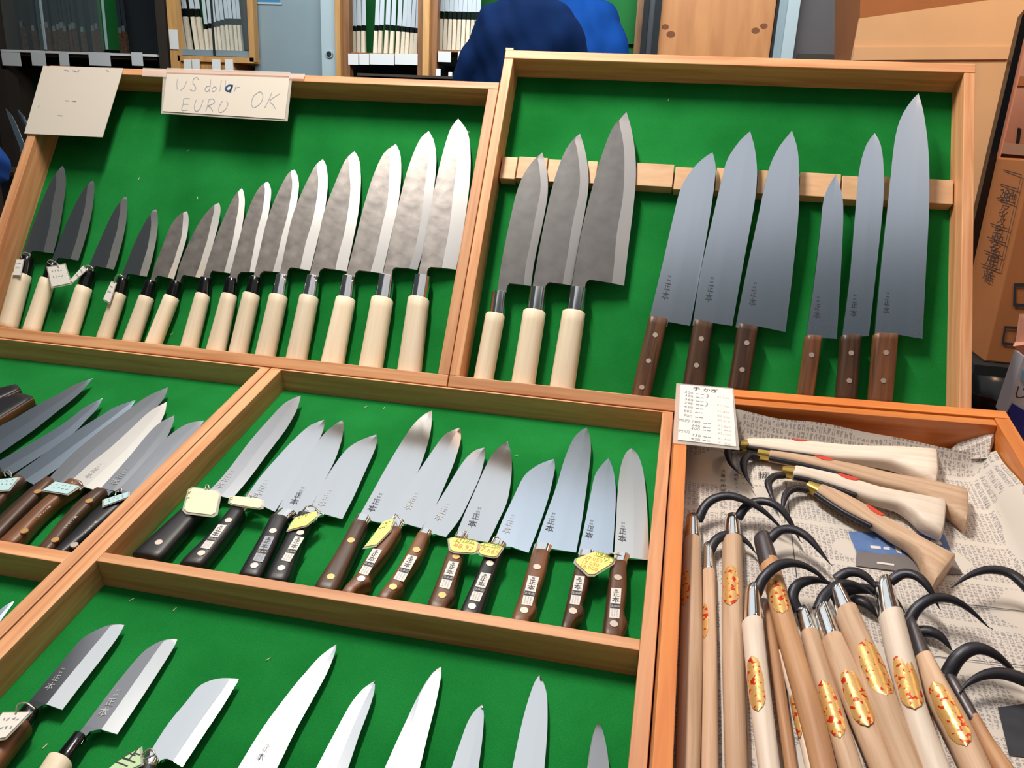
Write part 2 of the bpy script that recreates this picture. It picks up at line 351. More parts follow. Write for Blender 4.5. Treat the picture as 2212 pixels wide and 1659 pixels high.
def tube(name, pts, rad, mat, parent, m=10, flat=1.0):
    """tapered tube along 3D points"""
    P = np.array(pts, float); n = len(P); secs = []; up = np.array([0, 0, 1.0])
    for i in range(n):
        t = P[min(i + 1, n - 1)] - P[max(i - 1, 0)]; t /= np.linalg.norm(t); s = np.cross(t, up); s /= np.linalg.norm(s) + 1e-9; q = np.cross(s, t)
        r = rad[i] if hasattr(rad, '__len__') else rad
        secs.append([tuple(P[i] + s * r * math.cos(2 * math.pi * k / m) + q * r * flat * math.sin(2 * math.pi * k / m)) for k in range(m)])
    return loft(name, secs, mat, parent, 60)
def disc(name, c, r, z0, z1, mat, parent, m=14):
    return prism(name, [(c[0] + r * math.cos(2 * math.pi * k / m), c[1] + r * math.sin(2 * math.pi * k / m)) for k in range(m)], z0, z1, mat, parent)

# ================================================================== SETTING: floor, rear wall, counter
def struct(o): o['kind'] = 'structure'; return o
FLOORM = plain('grey_concrete', lin(96, 92, 88), 0.8, var=0.2, vscale=4)
struct(box('floor', -6, 6, -3, 7, -0.05, 0.0, FLOORM))
struct(box('floor_platform', -6, 6, 2.6, 6.4, 0.0, 0.15, plain('platform_boards', lin(120, 86, 58), 0.6, var=0.2, vscale=6)))
struct(box('wall_rear', -7, 5, 5.6, 5.75, 0.15, 3.2, plain('rear_wall_paint', lin(70, 78, 76), 0.8, var=0.15, vscale=3)))
struct(box('wall_right', 2.2, 2.3, 1.0, 5.6, 0.0, 3.2, plain('right_wall_paint', lin(206, 150, 128), 0.8, var=0.1, vscale=3)))

# display counter carrying the trays
CT = thing('display_counter', 'wooden sloping counter under the knife trays', 'counter', FL)
box('counter_top', -0.75, 0.855, -0.78, 0.02, -0.075, -0.0555, 'raily', CT)
box('side_board', .86, 1.40, -.35, .22, -.125, -.105, 'raily', CT)
pts = [(-0.74, -0.76), (0.99, -0.76), (0.99, 0.0), (-0.74, 0.0)]
for sx in (-0.72, 0.80):
    for sv in (-0.74, -0.02):
        w0 = FL.w(sx, sv, -0.075); hgt = w0[2]
        # legs run straight down to the floor: express the drop in local axes
        dn = np.array([0, 0, -1.0]); dl = np.array([dn @ FL.x, dn @ FL.y, dn @ FL.z]) * hgt
        q = [(sx, sv), (sx + .04, sv), (sx + .04, sv + .04), (sx, sv + .04)]
        top = [(a, b, -0.075) for a, b in q]; bot = []
        for a, b in q:
            p = FL.w(a, b, -0.075); k = p[2]; e = dl / hgt * k; bot.append((a + e[0], b + e[1], -0.075 + e[2]))
        mk('leg', bot + top, BOXF, 'raily', CT)
for sv in (-.33, .18):
    k = FL.w(1.34, sv, -.125)[2]; dl = np.array([np.array([0, 0, -1.0]) @ q for q in (FL.x, FL.y, FL.z)]); q = [(1.34, sv), (1.38, sv), (1.38, sv + .03), (1.34, sv + .03)]
    mk('leg', [tuple(np.array([a, b, -.125]) + dl * FL.w(a, b, -.125)[2]) for a, b in q] + [(a, b, -.125) for a, b in q], BOXF, 'raily', CT)
# easel behind the upper boxes
ES = thing('display_easel', 'wooden easel frame propping up the two upper knife boxes', 'easel', FU)
for sx in (-0.3, 0.1, 0.35, 0.7):
    box('upright', sx, sx + .03, 0.0, 0.40, -0.075, -0.047, 'raily', ES)
box('crossbar', -0.42, 0.8, 0.1, 0.13, -0.095, -0.075, 'railx', ES)
for sx in (-0.3, 0.7):
    p = FU.w(sx, 0.36, -0.075); k = p[2]; dn = np.array([0, 0, -1.0]) * k; e = np.array([dn @ FU.x, dn @ FU.y, dn @ FU.z])
    q = [(sx, .34, -.075), (sx + .03, .34, -.075), (sx + .03, .37, -.076), (sx, .37, -.076)]
    bot = []
    for a, b, c in q:
        kk = FU.w(a, b, c)[2]; d_ = np.array([0, 0, -kk]); bot.append((a + d_ @ FU.x, b + d_ @ FU.y, c + d_ @ FU.z))
    mk('rear_leg', bot + q, BOXF, 'raily', ES)

# ================================================================== boxes and trays
def upper_box(name, label, x0, x1, u0, u1, sw, tw, bw):
    t = thing(name, label, 'display box', FU)
    box('backboard', x0 + .003, x1 - .003, u0 + .003, u1 - .003, -.0465, -.0412, 'raily', t)
    box('felt_lining', x0 + sw * .9, x1 - sw * .9, u0 + bw * .9, u1 - tw * .9, -.0412, -.040, 'felt', t)
    box('rail', x0, x1, u1 - tw, u1, -.046, 0, 'railx', t, .0008)
    box('rail', x0 + .0002, x1 - .0002, u0, u0 + bw, -.046, 0, 'railx', t, .0008)
    box('rail', x0, x0 + sw, u0 + bw, u1 - tw, -.046, -.0003, 'raily', t, .0008)
    box('rail', x1 - sw, x1, u0 + bw, u1 - tw, -.046, -.0003, 'raily', t, .0008)
    return t
UL = upper_box('display_box', 'shallow wooden box lined with green felt holding fourteen pale handled knives', -.4555, .2283, .0005, .4205, .0135, .0105, .0143)
UR = upper_box('display_box', 'taller wooden box lined with green felt holding nine large knives on a notched bar', .2293, .8115, .0005, .4705, .0125, .0125, .0143)
t = UR
box('corner_chip', .2290, .2395, .4706, .4740, -.03, 0, 'palebar', t)

def back_rail(x0, x1, parent):
    poly = [(-.0035, -.0345), (-.0035, -.0002), (-.001, -.0002), (.027, -.0295), (.027, -.0345)]
    v = [(x0, a, b) for a, b in poly] + [(x1, a, b) for a, b in poly]; n = 5
    return mk('rail', v, [tuple(range(n)), tuple(range(n, 2 * n))] + [(i, (i + 1) % n, n + (i + 1) % n, n + i) for i in range(n)], 'railx', parent)
def lower_tray(label, x0, x1, lw, rw, vm0, vm1):
    t = thing('display_tray', label, 'display tray', FL)
    box('base_board', x0 + .002, x1 - .002, -.74, .025, -.0352, -.0300, 'raily', t)
    box('felt_lining', x0 + lw * .8, x1 - rw * .8, -.738, -.0034, -.0300, -.029, 'felt', t)
    back_rail(x0, x1, t)
    box('rail', x0, x0 + lw, -.74, -.0036, -.0345, 0, 'raily', t, .0007)
    box('rail', x1 - rw, x1, -.74, -.0036, -.0345, 0, 'raily', t, .0007)
    box('rail', x0 + lw, x1 - rw, vm0, vm1, -.0300, -.0004, 'railx', t, .0007)
    box('rail', x0 + lw, x1 - rw, -.74, -.728, -.0300, -.0004, 'railx', t, .0007)
    return t
TC = lower_tray('centre wooden tray lined with green felt, two compartments of steel knives', .0008, .4972, .0142, .0122, -.357, -.3458)
TL_ = lower_tray('left wooden tray lined with green felt, cut off by the photo edge', -.62, -.0008, .013, .0122, -.3655, -.3515)

# hook tray, deeper and standing proud of its neighbours
FH = Frame(J + NL * 0.038, X, D, NL)
TH = thing('hook_tray', 'orange wooden tray lined with newspaper holding cargo hooks', 'tray', FH)
ang = math.atan2(.017, .34)
def rail4(a, b, c, d, z0, z1, mat): 
    o = prism('rail', [a, b, c, d], z0, z1, mat, TH); bevel(o, .0008); return o
rail4((.4985, -.020), (.838, -.003), (.838, .0125), (.4985, -.0045), -.051, 0, 'orange')
rail4((.511, -.0325), (.8225, -.0165), (.8225, -.0045), (.511, -.0200), -.0475, -.0022, 'orange')
rail4((.4985, -.75), (.511, -.75), (.511, -.0202), (.4985, -.0203), -.051, -.0002, 'orangey')
rail4((.8225, -.75), (.838, -.75), (.838, -.0035), (.8225, -.0042), -.051, -.0002, 'orangey')
rail4((.511, -.75), (.8225, -.75), (.8225, -.738), (.511, -.738), -.051, -.0004, 'orange')
box('base_board', .5, .836, -.748, -.006, -.0535, -.0475, 'orangey', TH)
HF = -.0468     # top of the newspaper on the tray floor (local z)

# ---- newspaper
NP = thing('newspaper', 'spread Japanese newspaper lining the hook tray, edges curled up the walls', 'newspaper', FH)
def sst(t): t = min(1, max(0, t)); return t * t * (3 - 2 * t)
nx, nv = 44, 90
V, Fc = [], []
for j in range(nv + 1):
    v = -.736 + (.700) * j / nv
    for i in range(nx + 1):
        x = .5125 + (.821 - .5125) * i / nx
        vb = -.0345 + (x - .511) * .05     # back wall line
        zb = .040 * sst((v - (vb - .030)) / .028) + .002 * math.sin(x * 70) * sst((v - vb + .02) / .02)
        zr = (.031 + .006 * math.sin(v * 38)) * sst((x - .799) / .020)
        zz = HF + max(zb, zr) + .0006 * (1 + math.sin(x * 40 + v * 23)) 
        vv = min(v, vb - .0012)
        V.append((x, vv, zz))
for j in range(nv):
    for i in range(nx):
        a = j * (nx + 1) + i; Fc.append((a, a + 1, a + nx + 2, a + nx + 1))
sheet = mk('sheet', V, Fc, 'news', NP, smooth=True)
# torn, folded back corner
fold = []
for (px, py, z) in [(2012, 1002, .003), (2104, 930, .03), (2142, 945, .034), (2160, 918, .036), (2135, 990, .02), (2075, 992, .012)]:
    p = FH.loc(px, py, HF + z); fold.append((p[0], p[1], HF + z))
fo = mk('folded_corner', fold, [(0, 1, 2, 5), (1, 3, 2), (2, 3, 4), (5, 2, 4)], 'news', NP)
def on_tray(px, py, z=HF + .0016): 
    p = FH.loc(px, py, z); return (p[0], p[1], z)
def patch(name, pts, mat, z=HF + .0018):
    return mk(name, [on_tray(a, b, z) for a, b in pts], [tuple(range(len(pts)))], mat, NP)
PHB = plain('printed_blue_photo', lin(92, 122, 178), 0.7, var=0.5, vscale=60); PHD = plain('printed_dark_photo', lin(50, 52, 62), 0.7, var=0.5, vscale=70)
PHG = plain('printed_grey_road', lin(118, 112, 112), 0.7, var=0.15, vscale=40)
patch('printed_photo', [(1832, 1148), (2040, 1155), (2062, 1208), (1850, 1192)], PHB)
patch('printed_photo', [(1850, 1192), (2062, 1208), (2080, 1240), (1995, 1240), (1848, 1222)], PHG)
patch('printed_photo', [(1704, 914), (1782, 922), (1776, 953), (1700, 948)], PHD)
patch('printed_photo', [(2155, 1528), (2212, 1520), (2260, 1640), (2180, 1632)], PHD)
for q in ([(1880, 1178), (1902, 1180), (1903, 1186), (1881, 1184)], [(1908, 1181), (1922, 1182), (1922, 1188), (1909, 1187)], [(1930, 1178), (1944, 1180), (1948, 1196), (1938, 1194)], [(1985, 1163), (2004, 1165), (2008, 1172), (1990, 1170)], [(2010, 1166), (2032, 1170), (2036, 1177), (2014, 1174)], [(1895, 1213), (1932, 1218), (1931, 1222), (1894, 1217)]): patch('photo_highlight', q, 'wprint', HF + .0021)
patch('printed_photo', [(1640, 1290), (1700, 1300), (1710, 1330), (1650, 1330)], PHD)
for a, b, w in [((1591, 903), (1695, 907), 1.6), ((1695, 910), (1689, 948), 3), ((1782, 912), (2120, 950), 1.4), ((1697, 1040), (1721, 1248), 1.6), ((1990, 1295), (2212, 1320), 1.4), ((1995, 1415), (2212, 1438), 1.4)]:
    d_ = np.array([b[0] - a[0], b[1] - a[1]], float); d_ = np.array([-d_[1], d_[0]]) / np.linalg.norm(d_) * w / 2
    patch('printed_rule', [(a[0] + d_[0], a[1] + d_[1]), (a[0] - d_[0], a[1] - d_[1]), (b[0] - d_[0], b[1] - d_[1]), (b[0] + d_[0], b[1] + d_[1])], 'ink')
def headline(s, px0, py0, px1, py1, hpx, mat='ink', vertical=True):
    a, b = FH.loc(px0, py0, HF), FH.loc(px1, py1, HF); n = len(s)
    c = FH.loc(px0 + hpx, py0, HF); hh = np.linalg.norm(c - a); ang_ = 0.0
    items = []
    for i, ch in enumerate(s):
        p = a + (b - a) * ((i + .5) / n); items.append((ch, p[0], p[1], hh, ang_))
    return writing('headline', items, HF + .0021, mat, NP)
headline('企業採用専用ページ', 1562, 1015, 1560, 1115, 11)
headline('学生フェイスブック', 1588, 1025, 1594, 1110, 9)
headline('拡', 1650, 1010, 1650, 1050, 26)
headline('ソ', 1660, 918, 1660, 960, 26)
headline('1599', 1885, 1100, 1960, 1118, 9)
headline('ハローワーク雇用保険', 2128, 1090, 2178, 1165, 9)
headline('採用情報', 1592, 914, 1632, 918, 9)
headline('朝日新聞', 1790, 913, 1900, 924, 5)
headline('記事解説特集政治経済', 1800, 929, 1862, 937, 5)
headline('市民生活情報掲示板案内', 1880, 937, 1960, 946, 5)
headline('ニュース', 1780, 1160, 1782, 1200, 8)

# ================================================================== cards and signs
def quadbox(name, q, z0, z1, mat, parent): return prism(name, [tuple(p) for p in q], z0, z1, mat, parent)
def card(name, label, cat, fr, outer, inner, h, mat, group=None, sleeve='sleeve', th=.0008):
    t = thing(name, label, cat, Frame(fr.w(*fr.loc(*outer[0], h), h), fr.x, fr.y, fr.z), group)
    f = Frame(fr.w(*fr.loc(*outer[0], h), h), fr.x, fr.y, fr.z)
    quadbox('card', [f.loc(*p) for p in inner], 0, th, mat, t)
    if sleeve: quadbox('plastic_sleeve', [f.loc(*p) for p in outer], -.0006, -.0001, sleeve, t)
    return t, f
s1, f1 = card('paper_sign', 'blank cream paper sign hanging on the left upper box', 'sign', FU, [(94, 143), (267, 148), (222, 297), (53, 289)], [(94, 143), (267, 148), (222, 297), (53, 289)], .0012, 'sign', sleeve=None)
strokes('faint_writing', [[f1.loc(*p) for p in l] for l in [[(140, 152), (150, 154)], [(158, 153), (168, 156), (172, 152)], [(230, 152), (236, 155)], [(84, 232), (86, 228)], [(142, 218), (150, 219)], [(156, 219), (166, 220)], [(126, 250), (136, 251)]]], .0012, .0011, 'ink_p', s1)
s2, f2 = card('currency_sign', 'handwritten US dollar EURO OK card in plastic taped to the left upper box', 'sign', FU, [(352, 156), (631, 166), (621, 262), (348, 245)], [(361, 160), (626, 169), (615, 258), (352, 241)], .0012, 'sign')
def cs(c, ls, f): return [[f.loc(*p) for p in PX(c, l)] for l in ls]
CR['G7'] = (340, 150, 7.373)
strokes('handwriting', cs('G7', [[(330, 155), (315, 240), (325, 325)], [(475, 190), (430, 290), (375, 340)], [(660, 165), (640, 135), (590, 150), (570, 210), (600, 260), (620, 310), (580, 350), (525, 320)],
    [(855, 165), (850, 250), (830, 360)], [(840, 270), (790, 280), (765, 320), (790, 360), (830, 330)], [(905, 280), (875, 320), (895, 360), (940, 330), (940, 290), (905, 280)], [(1025, 180), (1015, 260), (1000, 350)], [(1095, 180), (1085, 330)],
    [(1255, 275), (1235, 355)], [(1245, 310), (1280, 290), (1325, 290)], [(525, 470), (430, 475), (415, 560), (395, 655), (490, 650)], [(415, 560), (500, 560)], [(625, 490), (595, 580), (600, 650), (640, 670), (690, 620), (735, 490)],
    [(830, 480), (800, 600), (775, 670)], [(830, 480), (890, 475), (920, 520), (880, 560), (810, 585), (850, 610), (890, 670)], [(1040, 510), (990, 600), (985, 670), (1020, 690), (1090, 640), (1130, 560), (1110, 515)],
    [(1620, 365), (1540, 430), (1505, 530), (1520, 600), (1560, 610), (1650, 540), (1685, 440), (1660, 370), (1620, 365)], [(1830, 370), (1780, 490), (1715, 615)], [(1950, 395), (1800, 500), (1850, 570), (1885, 635)]], f2), .0010, .0011, 'ink_p', s2)
strokes('blue_letter', cs('G7', [[(1190, 262), (1140, 262), (1098, 300), (1108, 342), (1150, 350), (1185, 310), (1200, 262)], [(1202, 252), (1180, 310), (1165, 372)]], f2), .0026, .0012, 'ink_b', s2)
for q in ([(310, 148), (362, 150), (360, 168), (308, 166)], [(626, 160), (660, 161), (657, 172), (625, 171)], [(362, 148), (628, 157), (628, 166), (360, 158)]):
    quadbox('tape', [f2.loc(*p) for p in q], .0013, .0016, 'tape', s2)
s3, f3 = card('price_list', 'handwritten price list headed in Japanese, laminated, lying on the hook tray corner', 'price list', FL, PX('E1', [(165, 138), (1140, 222), (1245, 1275), (105, 1160)]), PX('E1', [(235, 175), (1120, 250), (1185, 1230), (190, 1115)]), .0392, 'paper')
CARDX = f3
def hw(lines, wdt, mat): strokes('handwriting', cs('E1', lines, f3), wdt, .0011, mat, s3)
p_ = lambda x, y, h: f3.loc(*PX('E1', [(x, y)])[0])
it = []
for s_, x_, y_ in [('手', 510, 245), ('か', 680, 268), ('ぎ', 815, 285)]: it.append((s_, *p_(x_, y_, 0), .0085))
writing('heading', it, .0011, 'ink', s3)
rows = [('300', 380, 312, 1), ('330', 380, 370, 1), ('360', 380, 435, 1), ('390', 375, 495, 1), ('450', 372, 560, 1), ('600', 362, 630, 1), ('700', 360, 708, 1), ('180', 505, 812, 1), ('240', 495, 880, 1), ('300', 490, 930, 1), ('330', 505, 1045, 1), ('420', 490, 1108, 1)]
it, dash = [], []
for s_, x_, y_, k in rows:
    it.append((s_, *p_(x_, y_, 0), .0062, -.1)); 
    dash += [[(x_ + 120, y_ + 20), (x_ + 180, y_ + 28)], [(x_ + 195, y_ + 30), (x_ + 255, y_ + 36)]]
writing('sizes', it, .0011, 'ink_p', s3)
hw(dash + [[(685, 340), (710, 370), (680, 405)], [(675, 470), (695, 510), (660, 550)]], .0011, 'ink_p')
it = []
for s_, x_, y_ in [('¥1,600', 960, 400), ('¥1,700', 960, 540), ('¥1,850', 965, 645), ('¥2,000', 965, 725), ('¥3,310', 970, 800), ('¥1,200', 975, 890), ('¥1,340', 978, 955), ('¥2,100', 980, 1020), ('¥1,600', 985, 1110), ('¥1,800', 990, 1180)]:
    it.append((s_, *p_(x_, y_, 0), .0048, -.1))
writing('prices', it, .0011, plain('very_pale_ink', lin(206, 204, 204), .7), s3)
it = [('両刃', *p_(295, 790, 0), .006, 0), ('竹切', *p_(290, 975, 0), .006, 0)]
writing('notes', it, .0011, 'ink_p', s3)

# ================================================================== KNIVES
ORD = ['first', 'second', 'third', 'fourth', 'fifth', 'sixth', 'seventh', 'eighth', 'ninth', 'tenth', 'eleventh', 'twelfth', 'thirteenth', 'fourteenth', 'fifteenth', 'sixteenth']
def kframe(base, h0, h1, pa, pb, tilt):
    a, b = base.loc(*pa, h0), base.loc(*pb, h1)
    A, B = base.w(a[0], a[1], h0), base.w(b[0], b[1], h1)
    y = (B - A) / np.linalg.norm(B - A); x = np.cross(y, base.z); x /= np.linalg.norm(x); z = np.cross(x, y)
    c, s = math.cos(math.radians(tilt)), math.sin(math.radians(tilt))
    return Frame(A, x * c - z * s, y, z * c + x * s)
def make_blade(root, S, E, NR, t, shin, mat, bmat, wave=0.0, n=30, western=False, seed=0):
    """S spine (ferrule -> tip), E edge (heel -> tip), NR right side of neck (ferrule -> heel line), all local 2D"""
    rnd = random.Random(seed)
    Sd = crom(S, 160); E0 = np.array(E[0]); H0 = np.array(NR[-1])
    dv = H0 - E0; dv = dv / np.linalg.norm(dv); nr = np.array([-dv[1], dv[0]])
    k0 = int(np.argmin(np.abs((Sd[:110] - E0) @ nr))); k0 = max(1, min(k0, 90))
    Su = crom(Sd[k0:], n) if False else np.stack([np.interp(np.linspace(0, 1, n), np.linspace(0, 1, len(Sd) - k0), Sd[k0:, i]) for i in (0, 1)], 1)
    Eu = crom(E, n); Eu[-1] = Su[-1]
    par = np.linspace(0, 1, n)
    sh = np.array([shin + wave * math.sin(7 * p + seed) + wave * .6 * math.sin(17 * p + 2 * seed) for p in par])
    sh = np.clip(sh, .1, .95)
    # the grind narrows a little less than the blade towards the tip
    if not western:
        wd_ = np.linalg.norm(Eu - Su, axis=1); bwid = (1 - sh) * wd_[0]
        sh = np.clip(1 - bwid / np.maximum(wd_, 1e-5), .06, .95)
    Hm = Su + (Eu - Su) * sh[:, None]
    V, Fc = [], []
    def ring(i, spine, edge_pts, z_sp, z_sh):
        V.extend([(spine[0], spine[1], z_sp), (edge_pts[0], edge_pts[1], z_sh), (edge_pts[0], edge_pts[1], -z_sh), (spine[0], spine[1], -z_sp)])
    taper = lambda p: (1 - .65 * p ** 2)
    zsh = .88 if not western else .62
    # neck
    NRc = crom(NR, 6) if len(NR) > 1 else np.array([NR[0]] * 6); Sn = Sd[np.linspace(0, k0, 6).astype(int)]
    ns = 6
    for i in range(ns): ring(i, Sn[i], NRc[i], t / 2, t / 2 * .95)
    for i in range(n): ring(i, Su[i], Hm[i], t / 2 * taper(par[i]), t / 2 * zsh * taper(par[i]))
    def quadstrip(a, b):
        for i in range(a, b - 1):
            p, q = 4 * i, 4 * (i + 1)
            for k in range(4): Fc.append((p + k, p + (k + 1) % 4, q + (k + 1) % 4, q + k))
        Fc.append(tuple(4 * a + k for k in range(4))); Fc.append(tuple(4 * (b - 1) + k for k in range(4)))
    quadstrip(0, ns); quadstrip(ns, ns + n)
    bl = sharp(mk('blade', V, Fc, mat, root), 25)
    V2, F2 = [], []
    for i in range(n):
        z = t / 2 * zsh * taper(par[i]); V2 += [(Hm[i][0], Hm[i][1], z), (Eu[i][0], Eu[i][1], 0.0), (Hm[i][0], Hm[i][1], -z)]
    for i in range(n - 1):
        p, q = 3 * i, 3 * (i + 1)
        F2 += [(p, p + 1, q + 1, q), (p + 1, p + 2, q + 2, q + 1), (p + 2, p, q, q + 2)]
    F2 += [(0, 1, 2), (3 * n - 3, 3 * n - 2, 3 * n - 1)]
    sharp(mk('edge_bevel', V2, F2, bmat, bl), 25)
    return bl
def mark(bl, chars, c, hgt, z, mat, skew=0.0, name='engraved_mark'):
    """vertical column of characters centred at c, total height hgt; chars: (string, relative size)"""
    tot = sum(s for _, s in chars); y = c[1] + hgt / 2; items = []
    for ch, s in chars:
        q = hgt * s / tot; items.append((ch, c[0] + skew * (y - q / 2 - c[1]), y - q / 2, q * (.95 if len(ch) == 1 else .48), 0, .8)); y -= q
    return writing(name, items, z, mat, bl)
MASA = [('東京', .5), ('築地', .5), ('正', 1.0), ('本', 1.15)]
def jknife(base, c, label, S, E, NR, fer, han, tilt, h0, h1, t=.0045, shin=.70, ferm='horn', hm='pale', mat='kuro', bmat='bevel', wave=.015, group=None, name='deba_knife', seed=0, ext=.004):
    S, E, NR, fer, han = [PX(c, q) for q in (S, E, NR, fer, han)]
    mid = lambda a, b: ((a[0] + b[0]) / 2, (a[1] + b[1]) / 2)
    pa = mid(han[2], han[3]); pb = mid(fer[0], fer[1])
    f = kframe(base, h0, h1, pa, pb, tilt)
    r = thing(name, label, 'knife', f, group)
    L = lambda q: [f.loc(*p) for p in q]
    S, E, NR, fer, han = L(S), L(E), L(NR), L(fer), L(han)
    # blade root reaches a little into the ferrule
    S = [S[0] - np.array([0, .004])] + S; NR = [NR[0] - np.array([0, .004])] + NR
    make_blade(r, S, E, NR, t, shin, mat, bmat, wave, seed=seed)
    hw = np.linalg.norm(han[1] - han[0]) / 2
    dn = np.array([0, -ext])
    grip('handle', [han[0], han[2], han[2] + dn], [han[1], han[3], han[3] + dn], hw * .95, hm, r, 2.2, 9, .0015)
    fw = np.linalg.norm(fer[1] - fer[0]) / 2
    grip('ferrule', [fer[0], fer[2] - np.array([0, .002])], [fer[1], fer[3] - np.array([0, .002])], fw * .97, ferm, r, 2.2, 5, .0008)
    return r, f

# ---- upper left box: fourteen pale handled deba
UH = -.040
kk = [
 ('C4', [(160, 692), (185, 610), (250, 430), (330, 230), (380, 140), (424, 90)], [(360, 680), (400, 520), (436, 300), (446, 200), (438, 120), (424, 90)], [(210, 712), (212, 682), (228, 665)], [(150, 700), (222, 712), (112, 818), (202, 832)], [(95, 826), (202, 836), (5, 1150), (115, 1172)], 'deba_p', .66, 'horn'),
 ('C4', [(355, 732), (400, 610), (480, 420), (555, 270), (605, 205), (632, 187)], [(530, 728), (565, 620), (605, 480), (630, 340), (638, 230), (632, 187)], [(385, 748), (390, 725), (402, 712)], [(325, 742), (390, 756), (295, 845), (360, 865)], [(280, 850), (365, 872), (165, 1180), (270, 1195)], 'deba_p', .70, 'horn'),
 ('C4', [(605, 772), (640, 690), (700, 550), (765, 410), (820, 325), (855, 292)], [(770, 790), (805, 680), (840, 540), (858, 420), (860, 330), (855, 292)], [(635, 802), (640, 782), (655, 770)], [(567, 765), (635, 805), (535, 900), (610, 920)], [(522, 903), (615, 928), (415, 1215), (525, 1225)], 'deba_p', .70, 'horn'),
 ('C4', [(825, 842), (865, 740), (920, 600), (985, 470), (1030, 400), (1052, 378)], [(992, 838), (1025, 730), (1055, 590), (1067, 480), (1065, 410), (1052, 378)], [(858, 852), (862, 832), (875, 820)], [(802, 845), (864, 860), (770, 945), (847, 965)], [(765, 952), (847, 970), (660, 1240), (755, 1255)], 'deba_p', .72, 'horn'),
 ('C4', [(1022, 868), (1050, 770), (1100, 640), (1150, 510), (1210, 425), (1262, 393)], [(1175, 855), (1215, 730), (1260, 580), (1275, 470), (1272, 420), (1262, 393)], [(1050, 878), (1055, 852), (1072, 832)], [(985, 868), (1053, 875), (950, 965), (1028, 990)], [(945, 970), (1035, 995), (832, 1265), (942, 1275)], 'kuro', .76, 'horn'),
 ('C4', [(1195, 868), (1220, 760), (1290, 590), (1360, 460), (1430, 370), (1480, 336)], [(1368, 850), (1425, 670), (1470, 510), (1490, 400), (1488, 360), (1480, 336)], [(1222, 882), (1228, 852), (1245, 828)], [(1160, 870), (1224, 880), (1120, 960), (1206, 990)], [(1115, 965), (1206, 997), (985, 1285), (1090, 1295)], 'kuro', .74, 'horn'),
 ('C4', [(1375, 852), (1410, 730), (1465, 570), (1535, 400), (1590, 290), (1635, 238)], [(1555, 816), (1600, 660), (1640, 480), (1655, 340), (1648, 270), (1635, 238)], [(1420, 857), (1425, 822), (1440, 800)], [(1358, 845), (1427, 858), (1330, 948), (1420, 968)], [(1325, 955), (1418, 975), (1222, 1310), (1335, 1320)], 'kuro', .76, 'horn'),
 ('C5', [(45, 980), (80, 830), (130, 650), (180, 520), (220, 455), (258, 426)], [(195, 945), (225, 780), (262, 620), (278, 500), (272, 450), (258, 426)], [(88, 990), (90, 965), (110, 945)], [(22, 980), (87, 985), (5, 1065), (77, 1080)], [(-2, 1070), (82, 1085), (-90, 1385), (18, 1400)], 'kuro', .74, 'horn'),
 ('C5', [(180, 977), (215, 830), (255, 660), (315, 500), (375, 385), (412, 360)], [(330, 945), (375, 780), (415, 600), (435, 470), (430, 400), (412, 360)], [(215, 982), (218, 957), (240, 940)], [(156, 970), (220, 980), (135, 1060), (207, 1080)], [(120, 1065), (212, 1085), (38, 1400), (140, 1410)], 'kuro', .72, 'horn'),
 ('C5', [(328, 967), (365, 790), (405, 620), (460, 480), (530, 340), (572, 300)], [(500, 935), (545, 750), (585, 580), (600, 440), (592, 340), (572, 300)], [(372, 972), (378, 932), (400, 918)], [(308, 962), (380, 970), (283, 1072), (364, 1082)], [(270, 1075), (370, 1092), (188, 1415), (300, 1430)], 'kuro', .66, 'chrome'),
 ('C5', [(500, 967), (545, 780), (580, 610), (640, 450), (700, 310), (752, 253)], [(708, 938), (745, 760), (775, 600), (788, 440), (780, 310), (752, 253)], [(550, 977), (558, 937), (580, 925)], [(483, 962), (557, 978), (455, 1080), (542, 1092)], [(442, 1080), (547, 1098), (362, 1438), (480, 1450)], 'kuro', .70, 'chrome'),
 ('C5', [(705, 977), (760, 760), (805, 580), (860, 400), (920, 270), (987, 213)], [(912, 950), (955, 760), (1000, 560), (1017, 400), (1012, 270), (987, 213)], [(755, 982), (762, 947), (785, 935)], [(683, 965), (764, 980), (660, 1088), (750, 1102)], [(648, 1090), (757, 1108), (560, 1462), (690, 1480)], 'kuro', .68, 'chrome'),
 ('C5', [(915, 967), (960, 760), (1010, 540), (1060, 350), (1120, 200), (1174, 138)], [(1110, 930), (1160, 750), (1200, 500), (1218, 320), (1205, 200), (1174, 138)], [(965, 977), (972, 932), (990, 920)], [(893, 960), (982, 978), (868, 1085), (967, 1100)], [(850, 1090), (972, 1110), (775, 1490), (910, 1505)], 'kuro', .74, 'chrome'),
 ('C5', [(1115, 970), (1150, 790), (1195, 540), (1240, 330), (1295, 140), (1342, 68)], [(1330, 928), (1365, 750), (1403, 480), (1413, 300), (1397, 150), (1342, 68)], [(1165, 972), (1170, 932), (1190, 916)], [(1092, 965), (1188, 978), (1072, 1085), (1170, 1100)], [(1058, 1090), (1178, 1108), (995, 1510), (1132, 1525)], 'kuro', .60, 'chrome'),
]
for i, (c, S, E, NR, fe, ha, mt, sh, fm) in enumerate(kk):
    fd = 'black ferrule' if fm == 'horn' else 'steel ferrule'
    big = ['tag-hung', 'tag-hung', 'small', 'tag-hung', 'small', 'small', '', '', '', '', '', '', 'large', 'largest'][i]
    lab = f'{big} pale handled deba knife with {fd}, {ORD[i]} from left in upper left box'.strip()
    jknife(FU, c, lab, S, E, NR, fe, ha, 7 if i > 3 else 4, UH + .0125, UH + .0145, t=.0035 + .00015 * i, shin=sh, ferm=fm, mat=mt, bmat='bevel', seed=i + 1, group='deba knives in the upper left box')
